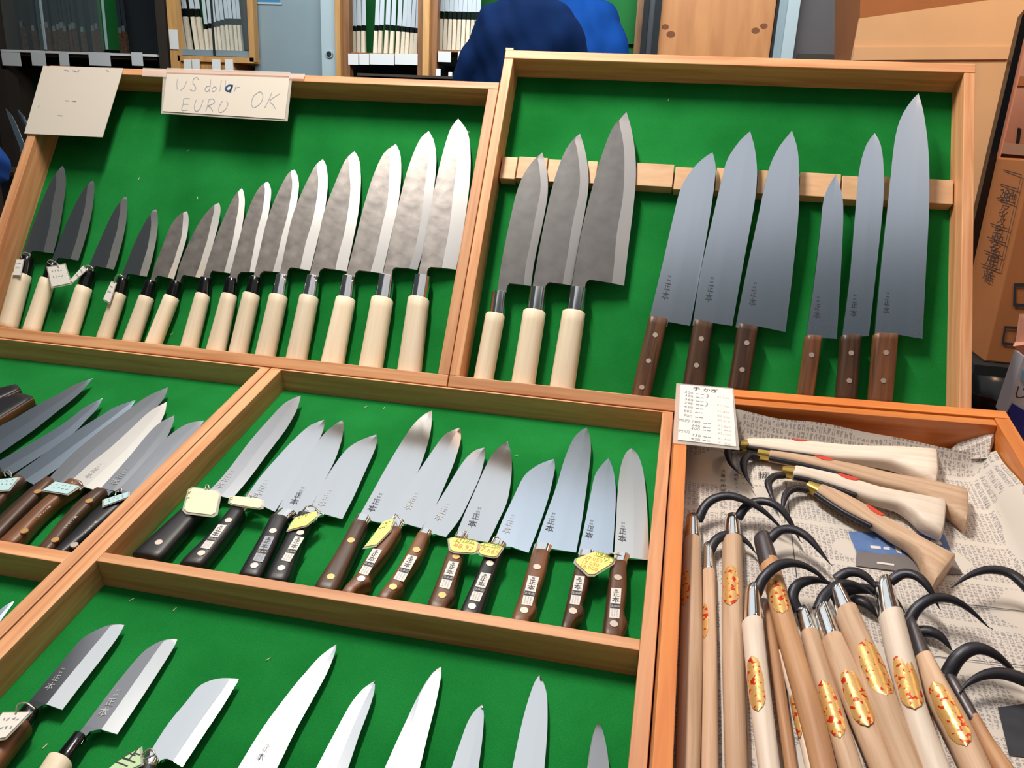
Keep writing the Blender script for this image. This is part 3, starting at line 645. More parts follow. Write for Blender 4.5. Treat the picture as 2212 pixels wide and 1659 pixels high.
# ---- upper right box: three large deba
for i, (c, S, E, NR, fe, ha) in enumerate([
 ('C6', [(288, 1037), (310, 880), (345, 700), (400, 470), (460, 350), (530, 273)], [(470, 1000), (490, 860), (545, 600), (562, 470), (552, 350), (530, 273)], [(335, 1044), (340, 1007), (355, 988)], [(260, 1032), (340, 1042), (245, 1150), (327, 1165)], [(225, 1150), (328, 1168), (155, 1520), (262, 1530)]),
 ('C6', [(478, 1012), (530, 720), (590, 450), (650, 280), (700, 205), (735, 170)], [(690, 997), (735, 740), (775, 520), (782, 400), (765, 270), (735, 170)], [(545, 1022), (552, 997), (572, 982)], [(463, 1010), (557, 1022), (447, 1132), (542, 1148)], [(428, 1135), (550, 1152), (360, 1540), (490, 1552)]),
 ('C6', [(690, 1012), (750, 680), (830, 370), (900, 170), (950, 95), (988, 53)], [(975, 998), (1000, 780), (1035, 480), (1037, 300), (1015, 150), (988, 53)], [(762, 1024), (768, 985), (792, 966)], [(678, 1010), (774, 1022), (662, 1135), (754, 1148)], [(640, 1138), (765, 1155), (568, 1560), (705, 1578)])]):
    jknife(FU, c, f'dark forged deba knife with steel ferrule, {ORD[i]} from left in upper right box', S, E, NR, fe, ha, 6, UH + .0130, UH + .0190, t=.005, shin=.76, ferm='chrome', mat='kuro_d', bmat='bevel_d', seed=20 + i, wave=.012, group='large deba knives in the upper right box')

# ---- western knives
def wknife(base, label, B, Hd, tilt, h0, h1, rz=.0085, t=.0026, mat='satin', bmat='satin', hm='rose', shin=.55, rivets=(), rivmat='rivet', rr=.0034, bolster=None, sticker=None, stm='sticker', engr=None, engm='engr', text=None, group=None, name='chef_knife', ex=3.6, butt=None, ext=.010, seed=0, spine_t=None, cat='knife', wave=0.0):
    """B = (crop, spine, edge, neck); Hd = (crop, left outline, right outline) handle top -> butt"""
    c, S, E, NR = B; S, E, NR = PX(c, S), PX(c, E), PX(c, NR); hc, HL, HR = Hd; HL, HR = PX(hc, HL), PX(hc, HR)
    mid = lambda a, b: ((a[0] + b[0]) / 2, (a[1] + b[1]) / 2)
    f = kframe(base, h0, h1, mid(HL[-1], HR[-1]), mid(HL[0], HR[0]), tilt)
    r = thing(name, label, cat, f, group); L = lambda q: [f.loc(*p) for p in q]
    Ls, Le, Ln = L(S), L(E), L(NR); ll, lr = L(HL), L(HR)
    Ls = [Ls[0] - np.array([0, .006])] + Ls; Ln = [Ln[0] - np.array([0, .006])] + Ln
    bl = make_blade(r, Ls, Le, Ln, t, shin, mat, bmat, wave, western=True, seed=seed)
    if ext: ll = ll + [ll[-1] + np.array([0, -ext])]; lr = lr + [lr[-1] + np.array([0, -ext])]
    hd = grip('handle', ll, lr, rz, hm, r, ex, 14, .0012)
    for p in rivets:
        q = PX(p[0], [p[1]])[0]; disc('rivet', f.loc(*q, rz), rr, rz - .001, rz + .0004, rivmat, hd)
    if bolster:
        q = L(PX(bolster[0], bolster[1])); grip('bolster', [q[0], q[2]], [q[1], q[3]], rz * .88, 'chrome' if bolster[0] else 'rivet', r, 3.0, 4, .0006)
    if sticker:
        q = [f.loc(*p, rz) for p in PX(sticker[0], sticker[1])]   # tl tr br bl
        st = prism('sticker', q, rz - .0002, rz + .00035, stm, r)
        qa = [np.array(p) for p in q]; up = (qa[0] - qa[3] + qa[1] - qa[2]) / 2; rt = (qa[1] - qa[0] + qa[2] - qa[3]) / 2; cc = sum(qa) / 4
        hh = np.linalg.norm(up); ww = np.linalg.norm(rt); u_, r_ = up / hh, rt / ww
        its = [('東', 0, .42 * hh, .09 * hh), ('正', 0, .29 * hh, .18 * hh), ('本', 0, .10 * hh, .20 * hh), ('特製', 0, -.07 * hh, .07 * hh)]
        for k in range(3):
            for j in range(5): its.append(('口' if (j + k) % 2 else '日', (k - 1) * .25 * ww, (-.24 - .05 * j) * hh, .035 * hh))
        its = [(s_, cc[0] + r_[0] * x_ + u_[0] * y_, cc[1] + r_[1] * x_ + u_[1] * y_, z_, math.atan2(r_[1], r_[0])) for s_, x_, y_, z_ in its]
        writing('sticker_print', its, rz + .0006, 'ink', st)
        bb = [cc + r_ * a_ * ww + u_ * b_ * hh for a_, b_ in ((-.48, -.03), (.48, -.03), (.48, -.19), (-.48, -.19))]
        prism('sticker_band', bb, rz + .0003, rz + .00045, 'ink', st)
        its = [('正', -.3, .0), ('本', 0, 0), ('店', .3, 0)]
        writing('band_print', [(s_, *(cc + r_ * x_ * ww + u_ * -.11 * hh), .085 * hh, math.atan2(r_[1], r_[0])) for s_, x_, _ in its], rz + .0006, 'wprint', st)
    if engr:
        q0, q1 = [f.loc(*p, t / 2) for p in PX(engr[0], engr[1])]   # top, bottom of the column
        hgt = np.linalg.norm(np.array(q0) - q1); cc = (np.array(q0) + q1) / 2; sk = (q0[0] - q1[0]) / max(1e-6, (q0[1] - q1[1]))
        mark(bl, MASA, cc, hgt, t / 2 + .0002, engm, sk)
    if text:
        q0, q1 = [np.array(f.loc(*p, rz)) for p in PX(text[0], text[1])]; n_ = len(text[2]); d_ = q1 - q0; hh = np.linalg.norm(d_) / n_ * .95; a_ = math.atan2(d_[1], d_[0])
        writing('handle_lettering', [(ch, *(q0 + d_ * (i + .5) / n_), hh, a_) for i, ch in enumerate(text[2])], rz + .0003, 'wprint', hd)
    return r, f
GR = 'gyuto knives with rosewood handles in the upper right box'
GD = [
 (('C7', [(52, 1172), (120, 890), (175, 650), (210, 520), (265, 430), (320, 375), (367, 343)], [(255, 1207), (310, 920), (360, 620), (378, 480), (382, 410), (367, 343)], [(145, 1190), (150, 1188)]), ('F8', [(215, 655), (110, 1105), (5, 1555)], [(425, 692), (325, 1130), (222, 1578)]), 'rose3', [('F8', (287, 848)), ('F8', (212, 1137)), ('F8', (137, 1433))], ('F8', [(455, 165), (390, 460)])),
 (('C7', [(270, 1182), (310, 930), (365, 680), (410, 490), (440, 380), (500, 290), (554, 238)], [(465, 1207), (520, 900), (575, 600), (588, 450), (578, 330), (554, 238)], [(362, 1195), (368, 1194)]), ('F8', [(720, 690), (650, 1080), (580, 1500)], [(928, 742), (880, 1100), (828, 1520)]), 'rose', [('F8', (803, 890)), ('F8', (748, 1188))], ('F8', [(930, 185), (880, 480)])),
 (('C7', [(485, 1192), (530, 960), (590, 680), (640, 450), (690, 330), (762, 235)], [(730, 1238), (765, 950), (795, 640), (797, 450), (790, 330), (762, 235)], [(582, 1212), (588, 1210)]), ('F8', [(1215, 735), (1160, 1080), (1100, 1440)], [(1432, 777), (1385, 1100), (1328, 1460)]), 'rose', [('F8', (1312, 937)), ('F8', (1260, 1238))], ('F8', [(1410, 245), (1370, 530)])),
 (('C7', [(832, 1260), (870, 1000), (900, 750), (915, 600), (940, 520), (982, 453)], [(985, 1272), (1005, 950), (1017, 680), (1012, 560), (982, 453)], [(905, 1268), (910, 1268)]), ('C7', [(828, 1262), (810, 1400), (788, 1545)], [(907, 1268), (888, 1410), (868, 1555)]), 'rose2', [('C7', (860, 1352))], ('C7', [(895, 1055), (885, 1175)])),
 (('C7', [(1012, 1252), (1050, 950), (1075, 650), (1095, 440), (1130, 310), (1174, 248)], [(1145, 1257), (1185, 900), (1217, 580), (1217, 400), (1202, 300), (1174, 248)], [(1098, 1262), (1102, 1262)]), ('C7', [(1005, 1262), (993, 1410), (978, 1560)], [(1100, 1262), (1092, 1410), (1078, 1568)]), 'rose', [('C7', (1057, 1342)), ('C7', (1047, 1480))], ('C7', [(1078, 1045), (1068, 1165)])),
 (('C7', [(1172, 1247), (1205, 900), (1240, 580), (1270, 300), (1300, 180), (1350, 95), (1392, 50)], [(1412, 1272), (1428, 950), (1445, 600), (1442, 350), (1420, 160), (1392, 50)], [(1282, 1255), (1287, 1253)]), ('C7', [(1168, 1252), (1156, 1410), (1142, 1575)], [(1284, 1258), (1272, 1410), (1256, 1582)]), 'rose2', [('C7', (1230, 1340)), ('C7', (1217, 1480))], ('C7', [(1243, 1035), (1228, 1150)])),
]
gl = ['gyuto knife with three visible rivets and streaky brown handle, beside the deba knives', 'blue-grey gyuto knife with dark handle rising behind the price list, middle of three', 'gyuto knife with darkest handle, third of the wide gyuto, right of price list', 'short narrow knife with reddish handle and one visible rivet in upper right box', 'long slim gyuto knife left of the largest knife in upper right box', 'largest gyuto knife nearest the right side of upper right box']
for i, (B, Hd, hm, rv, en) in enumerate(GD):
    wknife(FU, gl[i], B, Hd, 4, UH + .0115, UH + .0185, rz=.0092, t=.0032, mat='satin', bmat='satin', hm=hm, rivets=rv, engr=en, rr=.0030, shin=.5, group=GR, name='gyuto_knife', seed=i, ex=4.5, ext=.004)

# ---- centre tray, upper compartment: twelve knives
LH = -.029
CG = 'kitchen knives in the upper compartment of the centre tray'
BL, DK = 'black', 'rose'
cd = [
 ('long slim slicing knife with black handle under the square yellow tag, leftmost in centre tray', ('D1', [(540, 880), (620, 800), (720, 680), (870, 480), (1000, 330), (1120, 200), (1200, 150), (1262, 126)], [(727, 928), (860, 770), (1000, 580), (1150, 380), (1232, 230), (1262, 126)], [(640, 915), (650, 917)]), ('D1', [(430, 950), (220, 1140), (10, 1330)], [(570, 985), (400, 1180), (235, 1372)]), 'satin_d', BL, [('D1', (155, 1268))], None, None, ('D1', [(740, 700), (610, 850)]), 'engr_l'),
 ('knife with black handle, blank white sticker and landscape yellow tag, second in centre tray', ('D1', [(845, 907), (950, 760), (1080, 610), (1200, 480), (1320, 370), (1390, 335), (1444, 313)], [(1060, 1030), (1190, 830), (1330, 620), (1410, 460), (1442, 370), (1444, 313)], [(870, 1000), (960, 1000)]), ('D1', [(720, 1025), (560, 1220), (370, 1405)], [(830, 1052), (710, 1230), (560, 1422)]), 'satin_w', BL, [('D1', (698, 1097)), ('D1', (487, 1352))], ('D1', [(775, 985), (872, 1012), (722, 1030), (826, 1055)]), ('D1', [(620, 1130), (687, 1136), (547, 1322), (480, 1310)]), ('D1', [(1005, 770), (900, 930)]), 'engr_l'),
 ('knife with black handle and silver sticker, third in centre tray', ('D1', [(1075, 1040), (1130, 930), (1230, 760), (1350, 560), (1440, 430), (1530, 350), (1590, 318)], [(1310, 1050), (1440, 800), (1530, 620), (1582, 460), (1593, 370), (1590, 318)], [(1228, 1058), (1240, 1055)]), ('D1', [(1030, 1090), (930, 1280), (810, 1490)], [(1165, 1115), (1090, 1290), (985, 1515)]), 'satin_w', BL, [('D1', (1045, 1178)), ('D1', (900, 1448))], ('D1', [(1090, 1038), (1230, 1060), (1030, 1092), (1168, 1117)]), ('D1', [(985, 1220), (1057, 1226), (962, 1425), (885, 1410)]), ('D1', [(1285, 830), (1195, 975)]), 'engr'),
 ('wide santoku knife with black handle and slanted yellow tag, fourth in centre tray', ('D1', [(1345, 1000), (1450, 790), (1560, 620), (1640, 530), (1740, 470), (1852, 428)], [(1585, 1087), (1680, 900), (1770, 700), (1840, 540), (1857, 460), (1852, 428)], [(1400, 1070), (1440, 1062)]), ('D1', [(1240, 1070), (1120, 1300), (1005, 1530)], [(1365, 1090), (1275, 1300), (1190, 1545)]), 'satin_w', BL, [('D1', (1258, 1192)), ('D1', (1110, 1468))], ('D1', [(1290, 1020), (1400, 1060), (1245, 1075), (1365, 1100)]), ('D1', [(1218, 1222), (1290, 1230), (1177, 1422), (1108, 1408)]), ('D1', [(1500, 850), (1410, 990)]), 'engr_l'),
 ('tall knife with plain dark wooden handle and two brass rivets, fifth in centre tray', ('D2', [(340, 937), (450, 740), (560, 540), (680, 340), (760, 220), (840, 140), (912, 96)], [(600, 987), (690, 820), (745, 690), (810, 560), (870, 390), (907, 230), (912, 96)], [(435, 962), (445, 962)]), ('D2', [(295, 990), (170, 1220), (25, 1450)], [(415, 1010), (320, 1230), (200, 1480)]), 'satin_w', 'rose', [('D2', (282, 1108)), ('D2', (125, 1392))], ('D2', [(325, 930), (438, 960), (298, 990), (412, 1012)]), None, ('D2', [(520, 735), (430, 885)]), 'engr'),
 ('knife with brown contoured handle beside the bright yellow tag, sixth in centre tray', ('D2', [(610, 940), (700, 750), (800, 590), (900, 440), (1000, 300), (1070, 255), (1134, 230)], [(832, 1014), (930, 860), (1030, 640), (1100, 460), (1137, 320), (1134, 230)], [(698, 988), (708, 986)]), ('D2', [(575, 1035), (450, 1200), (330, 1390), (245, 1490)], [(675, 1060), (590, 1210), (500, 1330), (440, 1410), (438, 1480), (350, 1515)]), 'satin_w', 'rose2', [('D2', (362, 1408))], ('D2', [(610, 965), (702, 990), (575, 1035), (672, 1062)]), ('D2', [(455, 1170), (524, 1186), (412, 1384), (342, 1365)]), ('D2', [(800, 730), (715, 870)]), 'engr_l'),
 ('knife with reddish brown contoured handle and white sticker, seventh in centre tray', ('D2', [(830, 1032), (920, 880), (1020, 720), (1110, 570), (1180, 470), (1250, 410), (1324, 386)], [(1022, 1082), (1130, 940), (1220, 760), (1290, 600), (1324, 460), (1324, 386)], [(915, 1070), (945, 1066)]), ('D2', [(795, 1090), (690, 1280), (590, 1440), (515, 1535)], [(893, 1110), (830, 1270), (740, 1400), (690, 1470), (695, 1515), (630, 1558)]), 'satin_w', 'rose2', [('D2', (792, 1182)), ('D2', (610, 1470))], ('D2', [(822, 1045), (917, 1070), (795, 1090), (892, 1113)]), ('D2', [(725, 1220), (800, 1238), (692, 1432), (612, 1410)]), ('D2', [(1045, 810), (950, 955)]), 'engr_l'),
 ('knife with dark brown contoured handle under the left of two joined tags in centre tray', ('D2', [(1105, 1060), (1170, 900), (1250, 720), (1330, 540), (1400, 420), (1502, 335)], [(1350, 1125), (1430, 960), (1500, 800), (1532, 600), (1532, 450), (1502, 335)], [(1190, 1110), (1200, 1106)]), ('D2', [(1075, 1120), (1010, 1290), (950, 1450), (888, 1600)], [(1180, 1140), (1150, 1300), (1105, 1480), (1090, 1560), (1098, 1590), (1040, 1640)]), 'satin_w', 'rose3', [('D2', (1100, 1235)), ('D2', (993, 1535))], ('D2', [(1095, 1075), (1192, 1100), (1075, 1122), (1178, 1145)]), ('D2', [(1045, 1270), (1124, 1283), (1047, 1492), (968, 1472)]), ('D2', [(1290, 845), (1215, 1005)]), 'engr'),
 ('wide santoku knife with black handle under the right of two joined tags in centre tray', ('D3', [(215, 930), (270, 790), (340, 640), (420, 480), (500, 410), (560, 380), (627, 356)], [(452, 1002), (520, 830), (590, 620), (627, 460), (634, 400), (627, 356)], [(295, 968), (330, 966)]), ('D3', [(170, 980), (80, 1200), (-15, 1410)], [(285, 1000), (215, 1200), (140, 1430)]), 'satin', BL, [('D3', (185, 1075)), ('D3', (62, 1370))], ('D3', [(205, 935), (300, 965), (172, 990), (280, 1010)]), ('D3', [(125, 1137), (194, 1150), (114, 1342), (45, 1325)]), ('D3', [(350, 730), (290, 870)]), 'engr_l'),
 ('tallest gyuto knife with mottled burl handle and steel bolster, tenth in centre tray', ('D3', [(498, 964), (560, 780), (640, 560), (700, 360), (760, 220), (810, 165), (854, 138)], [(780, 1000), (820, 780), (860, 500), (882, 300), (874, 200), (854, 138)], [(612, 980), (620, 980)]), ('D3', [(475, 1015), (425, 1180), (375, 1350), (340, 1450)], [(594, 1030), (572, 1150), (530, 1280), (500, 1380), (515, 1440), (470, 1470)]), 'satin', 'rose2', [('D3', (510, 1100)), ('D3', (422, 1398))], ('D3', [(488, 965), (614, 980), (474, 1015), (596, 1034)]), ('D3', [(452, 1160), (526, 1172), (474, 1370), (402, 1358)]), ('D3', [(628, 720), (590, 860)]), 'engr'),
 ('knife with dark contoured handle under the large square yellow tag, eleventh in centre tray', ('D3', [(800, 985), (840, 800), (880, 600), (910, 470), (960, 395), (1007, 348)], [(1030, 1012), (1045, 800), (1054, 600), (1042, 460), (1007, 348)], [(905, 1020), (915, 1018)]), ('D3', [(785, 1060), (730, 1280), (680, 1500)], [(905, 1070), (855, 1280), (818, 1390), (838, 1450), (762, 1518)]), 'satin', 'rose3', [('D3', (758, 1403))], ('D3', [(800, 1010), (910, 1025), (785, 1062), (905, 1075)]), ('D3', [(772, 1160), (840, 1166), (802, 1363), (735, 1355)]), ('D3', [(890, 770), (865, 905)]), 'engr'),
 ('warm glinting knife with dark handle, rightmost in centre tray', ('D3', [(1042, 1010), (1055, 800), (1065, 600), (1085, 420), (1120, 320), (1162, 281)], [(1282, 1052), (1277, 850), (1262, 600), (1242, 440), (1207, 330), (1162, 281)], [(1140, 1042), (1148, 1042)]), ('D3', [(1015, 1095), (988, 1330), (960, 1540)], [(1125, 1100), (1125, 1300), (1108, 1440), (1135, 1530), (1100, 1575)]), 'bevel', 'rose3', [('D3', (1067, 1172)), ('D3', (1040, 1492))], ('D3', [(1050, 1035), (1148, 1045), (1038, 1090), (1128, 1098)]), ('D3', [(1022, 1245), (1092, 1250), (1077, 1457), (1008, 1450)]), ('D3', [(1105, 785), (1098, 930)]), 'engr'),
]
for i, (lab, B, Hd, mt, hm, rv, bo, stk, en, em) in enumerate(cd):
    wknife(FL, lab, B, Hd, 4, LH + .0100, LH + .0110, rz=.0085, t=.0026, mat=mt, bmat=mt, hm=hm, rivets=rv, bolster=bo, sticker=stk, stm='sticker_g' if i == 2 else 'sticker', engr=en, engm=em, rivmat='brass_rivet' if i in (4, 6, 7) else 'rivet', group=CG, seed=i, name='kitchen_knife')

# ---- left tray: dark knives
LG = 'knives with wooden handles in the left tray'
ld = [
 ('dark blue-grey slicing knife running off the photo edge, uppermost in left tray', ('E5', [(-350, 880), (0, 655), (200, 550), (500, 370), (800, 210), (1000, 90), (1150, 30), (1272, -12)], [(-330, 1255), (0, 1020), (200, 880), (500, 670), (800, 430), (1050, 230), (1180, 100), (1272, -12)], [(-420, 1060), (-380, 1040)]), ('E5', [(-390, 900), (-700, 1130), (-1100, 1450)], [(-300, 1080), (-620, 1330), (-1000, 1660)]), 'satin_b', 'rose', [], None, None),
 ('dark grey knife with a blue tag at the photo edge, second blade in left tray', ('E5', [(-60, 1165), (300, 960), (600, 790), (900, 600), (1150, 400), (1290, 320), (1414, 263)], [(130, 1325), (500, 1090), (800, 900), (1030, 720), (1200, 545), (1335, 405), (1414, 263)], [(40, 1280), (60, 1270)]), ('E5', [(-90, 1180), (-350, 1400), (-700, 1720)], [(30, 1290), (-200, 1530), (-540, 1850)]), 'satin_b', 'rose', [], None, None),
 ('dark knife with a bright edge line and dropped heel, third blade in left tray', ('E5', [(250, 1292), (500, 1120), (800, 900), (1100, 690), (1400, 500), (1600, 380), (1872, 283)], [(465, 1447), (700, 1290), (1100, 1000), (1400, 770), (1650, 560), (1782, 420), (1872, 283)], [(340, 1400), (350, 1402)]), ('F6', [(260, 260), (-60, 560), (-420, 900)], [(420, 330), (100, 640), (-260, 1010)]), 'satin_b', 'rose', [], None, None),
 ('grey knife with brass rivet beside the middle blue tag, fourth blade in left tray', ('C8', [(350, 850), (500, 690), (700, 520), (900, 370), (1050, 260), (1202, 190)], [(510, 885), (700, 700), (1000, 440), (1150, 300), (1195, 225), (1202, 190)], [(420, 870), (430, 872)]), ('F6', [(740, 300), (380, 570), (-60, 980)], [(880, 360), (500, 740), (60, 1200)]), 'satin_d', 'rose', [('F6', (600, 455))], None, None),
 ('shining pale knife with red-brown lettered handle, fifth blade in left tray', ('C8', [(515, 862), (650, 740), (800, 620), (950, 480), (1080, 360), (1195, 295)], [(705, 932), (850, 800), (1000, 640), (1130, 470), (1182, 370), (1195, 295)], [(605, 905), (612, 907)]), ('F6', [(1100, 330), (700, 650), (400, 930), (100, 1215)], [(1330, 390), (900, 710), (640, 960), (380, 1265)]), 'satin_p', 'rose2', [('F6', (390, 1085))], ('F6', [(600, 870), (800, 690)]), None),
 ('dull knife with brass rivets and white lettered brown handle, sixth in left tray', ('C8', [(745, 895), (850, 780), (950, 665), (1050, 540), (1140, 450), (1249, 391)], [(875, 945), (1000, 800), (1120, 660), (1190, 560), (1242, 440), (1249, 391)], [(805, 945), (815, 942)]), ('F6', [(1530, 480), (1280, 660), (1000, 960), (700, 1330)], [(1720, 520), (1500, 720), (1240, 980), (920, 1375)]), 'satin_d', 'rose', [('F6', (1420, 605)), ('F6', (880, 1225))], ('F6', [(1020, 1050), (1220, 850)]), None),
 ('knife with blue-black lettered handle half hidden by the wooden divider in left tray', ('C8', [(880, 900), (1000, 770), (1150, 600), (1250, 510), (1350, 450), (1464, 428)], [(1010, 985), (1150, 810), (1300, 650), (1400, 520), (1464, 428)], [(950, 975), (960, 972)]), ('F6', [(1830, 620), (1560, 780), (1280, 1060), (960, 1390)], [(2050, 690), (1800, 900), (1480, 1180), (1150, 1450)]), 'satin_d', 'black', [('F6', (1185, 1305))], ('F6', [(1340, 1125), (1540, 930)]), None),
]
for i, (lab, B, Hd, mt, hm, rv, tx, _) in enumerate(ld):
    wknife(FL, lab, B, Hd, 3, LH + .0098, LH + .0108, rz=.0085, t=.0026, mat=mt, bmat=mt if i != 2 else 'satin', hm=hm, rivets=rv, rivmat='brass_rivet' if i != 6 else 'rivet', text=(tx[0], tx[1], 'ステンレス鋼') if tx else None, group=LG, seed=i, name='kitchen_knife', engr=('C8', [(730, 730), (620, 840)]) if i == 4 else (('C8', [(920, 760), (800, 890)]) if i == 5 else None), engm='engr_l')
for i, (a, b) in enumerate([(([(-500, 340), (-150, 250), (0, 180), (230, 130)]), ([(-500, 560), (-150, 400), (40, 320), (300, 200)])), (([(-500, 620), (-150, 420), (0, 330), (255, 255)]), ([(-500, 900), (-150, 700), (0, 610), (480, 310)]))]):
    pa, pb = PX('E5', a), PX('E5', b)
    f = kframe(FL, LH + .0105, LH + .0105, ((pa[0][0] + pb[0][0]) / 2, (pa[0][1] + pb[0][1]) / 2), ((pa[-1][0] + pb[-1][0]) / 2, (pa[-1][1] + pb[-1][1]) / 2), 0)
    r = thing('knife_sheath', ['black wooden knife sheath at the photo edge, upper of two in left tray', 'black wooden knife sheath at the photo edge, lower of two in left tray'][i], 'sheath', f, 'black sheaths in the left tray')
    grip('sheath_body', [f.loc(*p) for p in pa], [f.loc(*p) for p in pb], .0085, 'black', r, 5, 10, .001)
    q = [f.loc(*p) for p in pb]; d2 = [p + np.array([-.0035, 0]) for p in q]
    grip('brown_edge', d2, [p + np.array([.0008, 0]) for p in q], .0060, 'rose3', r, 4, 10, 0)

# ---- lower compartment of the centre tray
BG = 'knives in the lower compartment of the centre tray'
def bknife(lab, c, S, E, NR, han, fer=None, mat='satin_w', bmat='satin_w', shin=.6, hm='pale', ferm='horn', name='kitchen_knife', tilt=3, seed=0, wave=0.0, engr=None, t=.003):
    S, E, NR, han = [PX(c, q) for q in (S, E, NR, han)]
    mid = lambda a, b: ((a[0] + b[0]) / 2, (a[1] + b[1]) / 2)
    f = kframe(FL, LH + .0118, LH + .0110, mid(han[2], han[3]), mid(han[0], han[1]), tilt); r = thing(name, lab, 'knife', f, BG); L = lambda q: [f.loc(*p) for p in q]
    S, E, NR, han = L(S), L(E), L(NR), L(han)
    S = [S[0] - np.array([0, .006])] + S; NR = [NR[0] - np.array([0, .006])] + NR
    bl = make_blade(r, S, E, NR, t, shin, mat, bmat, wave, seed=seed, western=(bmat == mat))
    hw_ = np.linalg.norm(han[1] - han[0]) / 2
    grip('handle', [han[0], han[2]], [han[1], han[3]], min(.0105, hw_ * .95), hm, r, 2.4, 8, .0015)
    if fer:
        fer = L(PX(c, fer)); fw = np.linalg.norm(fer[1] - fer[0]) / 2
        grip('ferrule', [fer[0], fer[2]], [fer[1], fer[3]], min(.0095, fw * .96), ferm, r, 2.4, 4, .0008)
    if engr:
        q0, q1 = [f.loc(*p, t / 2) for p in PX(c, engr[0])]; cc = (np.array(q0) + q1) / 2
        mark(bl, MASA, cc, np.linalg.norm(np.array(q0) - q1), t / 2 + .0002, engr[1], (q0[0] - q1[0]) / (q0[1] - q1[1]))
    return r
bknife('vegetable knife with dark side and rounded end, hung with a cream tag, bottom left', 'D4', [(190, 1085), (300, 950), (450, 770), (560, 640), (680, 568), (770, 538), (850, 536)], [(425, 1117), (560, 940), (700, 760), (800, 625), (850, 536)], [(252, 1132), (275, 1100), (320, 1088)], [(75, 1200), (215, 1250), (-170, 1520), (-20, 1570)], [(165, 1100), (262, 1130), (70, 1210), (205, 1245)], 'usuba', 'bevel_v', .50, 'rose2', name='vegetable_knife', seed=1, engr=([(440, 825), (320, 985)], 'engr_l'))
bknife('vegetable knife with broad white cutting side, black ferrule and pale handle, second in front row', 'D4', [(540, 1287), (650, 1140), (800, 940), (930, 780), (1000, 710), (1080, 660), (1150, 638), (1212, 634)], [(800, 1283), (950, 1060), (1080, 860), (1180, 700), (1212, 634)], [(588, 1308), (620, 1272), (690, 1258)], [(330, 1450), (490, 1500), (130, 1760), (310, 1830)], [(508, 1285), (588, 1312), (375, 1450), (470, 1485)], 'usuba', 'bevel_v', .52, 'pale', name='vegetable_knife', seed=2, engr=([(820, 970), (680, 1170)], 'engr_l'))
bknife('wide bright vegetable knife with a green tag at its neck, third in front row', 'D4', [(1040, 1392), (1150, 1220), (1280, 1060), (1350, 970), (1430, 925), (1520, 905), (1630, 908)], [(1245, 1507), (1400, 1270), (1520, 1090), (1600, 960), (1630, 908)], [(1090, 1482), (1110, 1462), (1150, 1460)], [(965, 1500), (1075, 1540), (790, 1790), (930, 1850)], [(1010, 1410), (1090, 1480), (960, 1500), (1060, 1550)], 'satin_w', 'bevel_v', .72, 'black', 'chrome', name='vegetable_knife', seed=3)
ext_ = lambda s, e: None
for lab, S, E, en, mt, bm_, sh in [
 ('longest bright slicing knife with etched mark, fourth in front row', [(-330, 1150), (-211, 953), (-76, 735), (83, 520), (150, 440), (230, 350), (320, 281)], [(-110, 1170), (-5, 953), (100, 740), (200, 560), (270, 430), (308, 335), (320, 281)], [(-20, 780), (-110, 915)], 'satin_w', 'satin_w', .6),
 ('bright slim knife right of the longest one, fifth in front row', [(115, 1150), (215, 953), (300, 790), (390, 620), (460, 530), (527, 480)], [(300, 1180), (382, 953), (440, 780), (500, 620), (525, 530), (527, 480)], None, 'satin_w', 'satin_w', .6),
 ('knife with half bright, half dark blade, sixth in front row', [(490, 1170), (585, 953), (680, 740), (770, 550), (840, 440), (887, 403)], [(700, 1200), (770, 953), (820, 750), (860, 590), (885, 460), (887, 403)], None, 'satin_w', 'bevel_d', .5),
 ('short bright knife between two longer ones, seventh in front row', [(880, 1160), (945, 953), (990, 820), (1030, 710), (1070, 645), (1113, 608)], [(1062, 1190), (1090, 953), (1110, 800), (1119, 680), (1113, 608)], None, 'satin_w', 'satin_w', .6),
 ('bright upright knife with centred point, eighth in front row', [(1232, 1160), (1275, 953), (1310, 780), (1350, 620), (1390, 500), (1421, 448)], [(1430, 1180), (1448, 953), (1463, 750), (1463, 580), (1447, 500), (1421, 448)], None, 'satin_w', 'satin_w', .6),
 ('small grey knife beside the right rail, last in front row', [(1650, 1140), (1680, 953), (1695, 850), (1715, 760), (1743, 706)], [(1820, 1160), (1800, 953), (1787, 850), (1767, 760), (1743, 706)], None, 'bevel', 'satin_d', .3)]:
    s0, e0 = np.array(S[0], float), np.array(E[0], float); n0 = s0 + (e0 - s0) * .55
    dd = (s0 - np.array(S[1])); dd = dd / np.linalg.norm(dd)
    a, b = s0 + dd * 25, n0 + dd * 25; wdt = (n0 - s0)
    han = [tuple(a), tuple(b), tuple(a + dd * 330 - wdt * .05), tuple(b + dd * 330 + wdt * .05)]
    bknife(lab, 'D5', S, E, [tuple(n0 + dd * 8), tuple(n0)], han, None, mt, bm_, sh, 'rose', engr=(en, 'engr') if en else None, seed=len(lab))
# knife tip in the lower compartment of the left tray
S = [(-420, 900), (-150, 590), (0, 440), (60, 395), (99, 377)]; E = [(-330, 960), (-150, 730), (0, 515), (60, 430), (99, 377)]
f0 = [(-450, 930), (-385, 985), (-700, 1250), (-620, 1310)]
bknife('knife of which only the tip shows at the photo edge, left tray below divider', 'D4', S, E, [(-385, 960), (-375, 950)], f0, None, 'satin', 'satin', .6, 'rose')

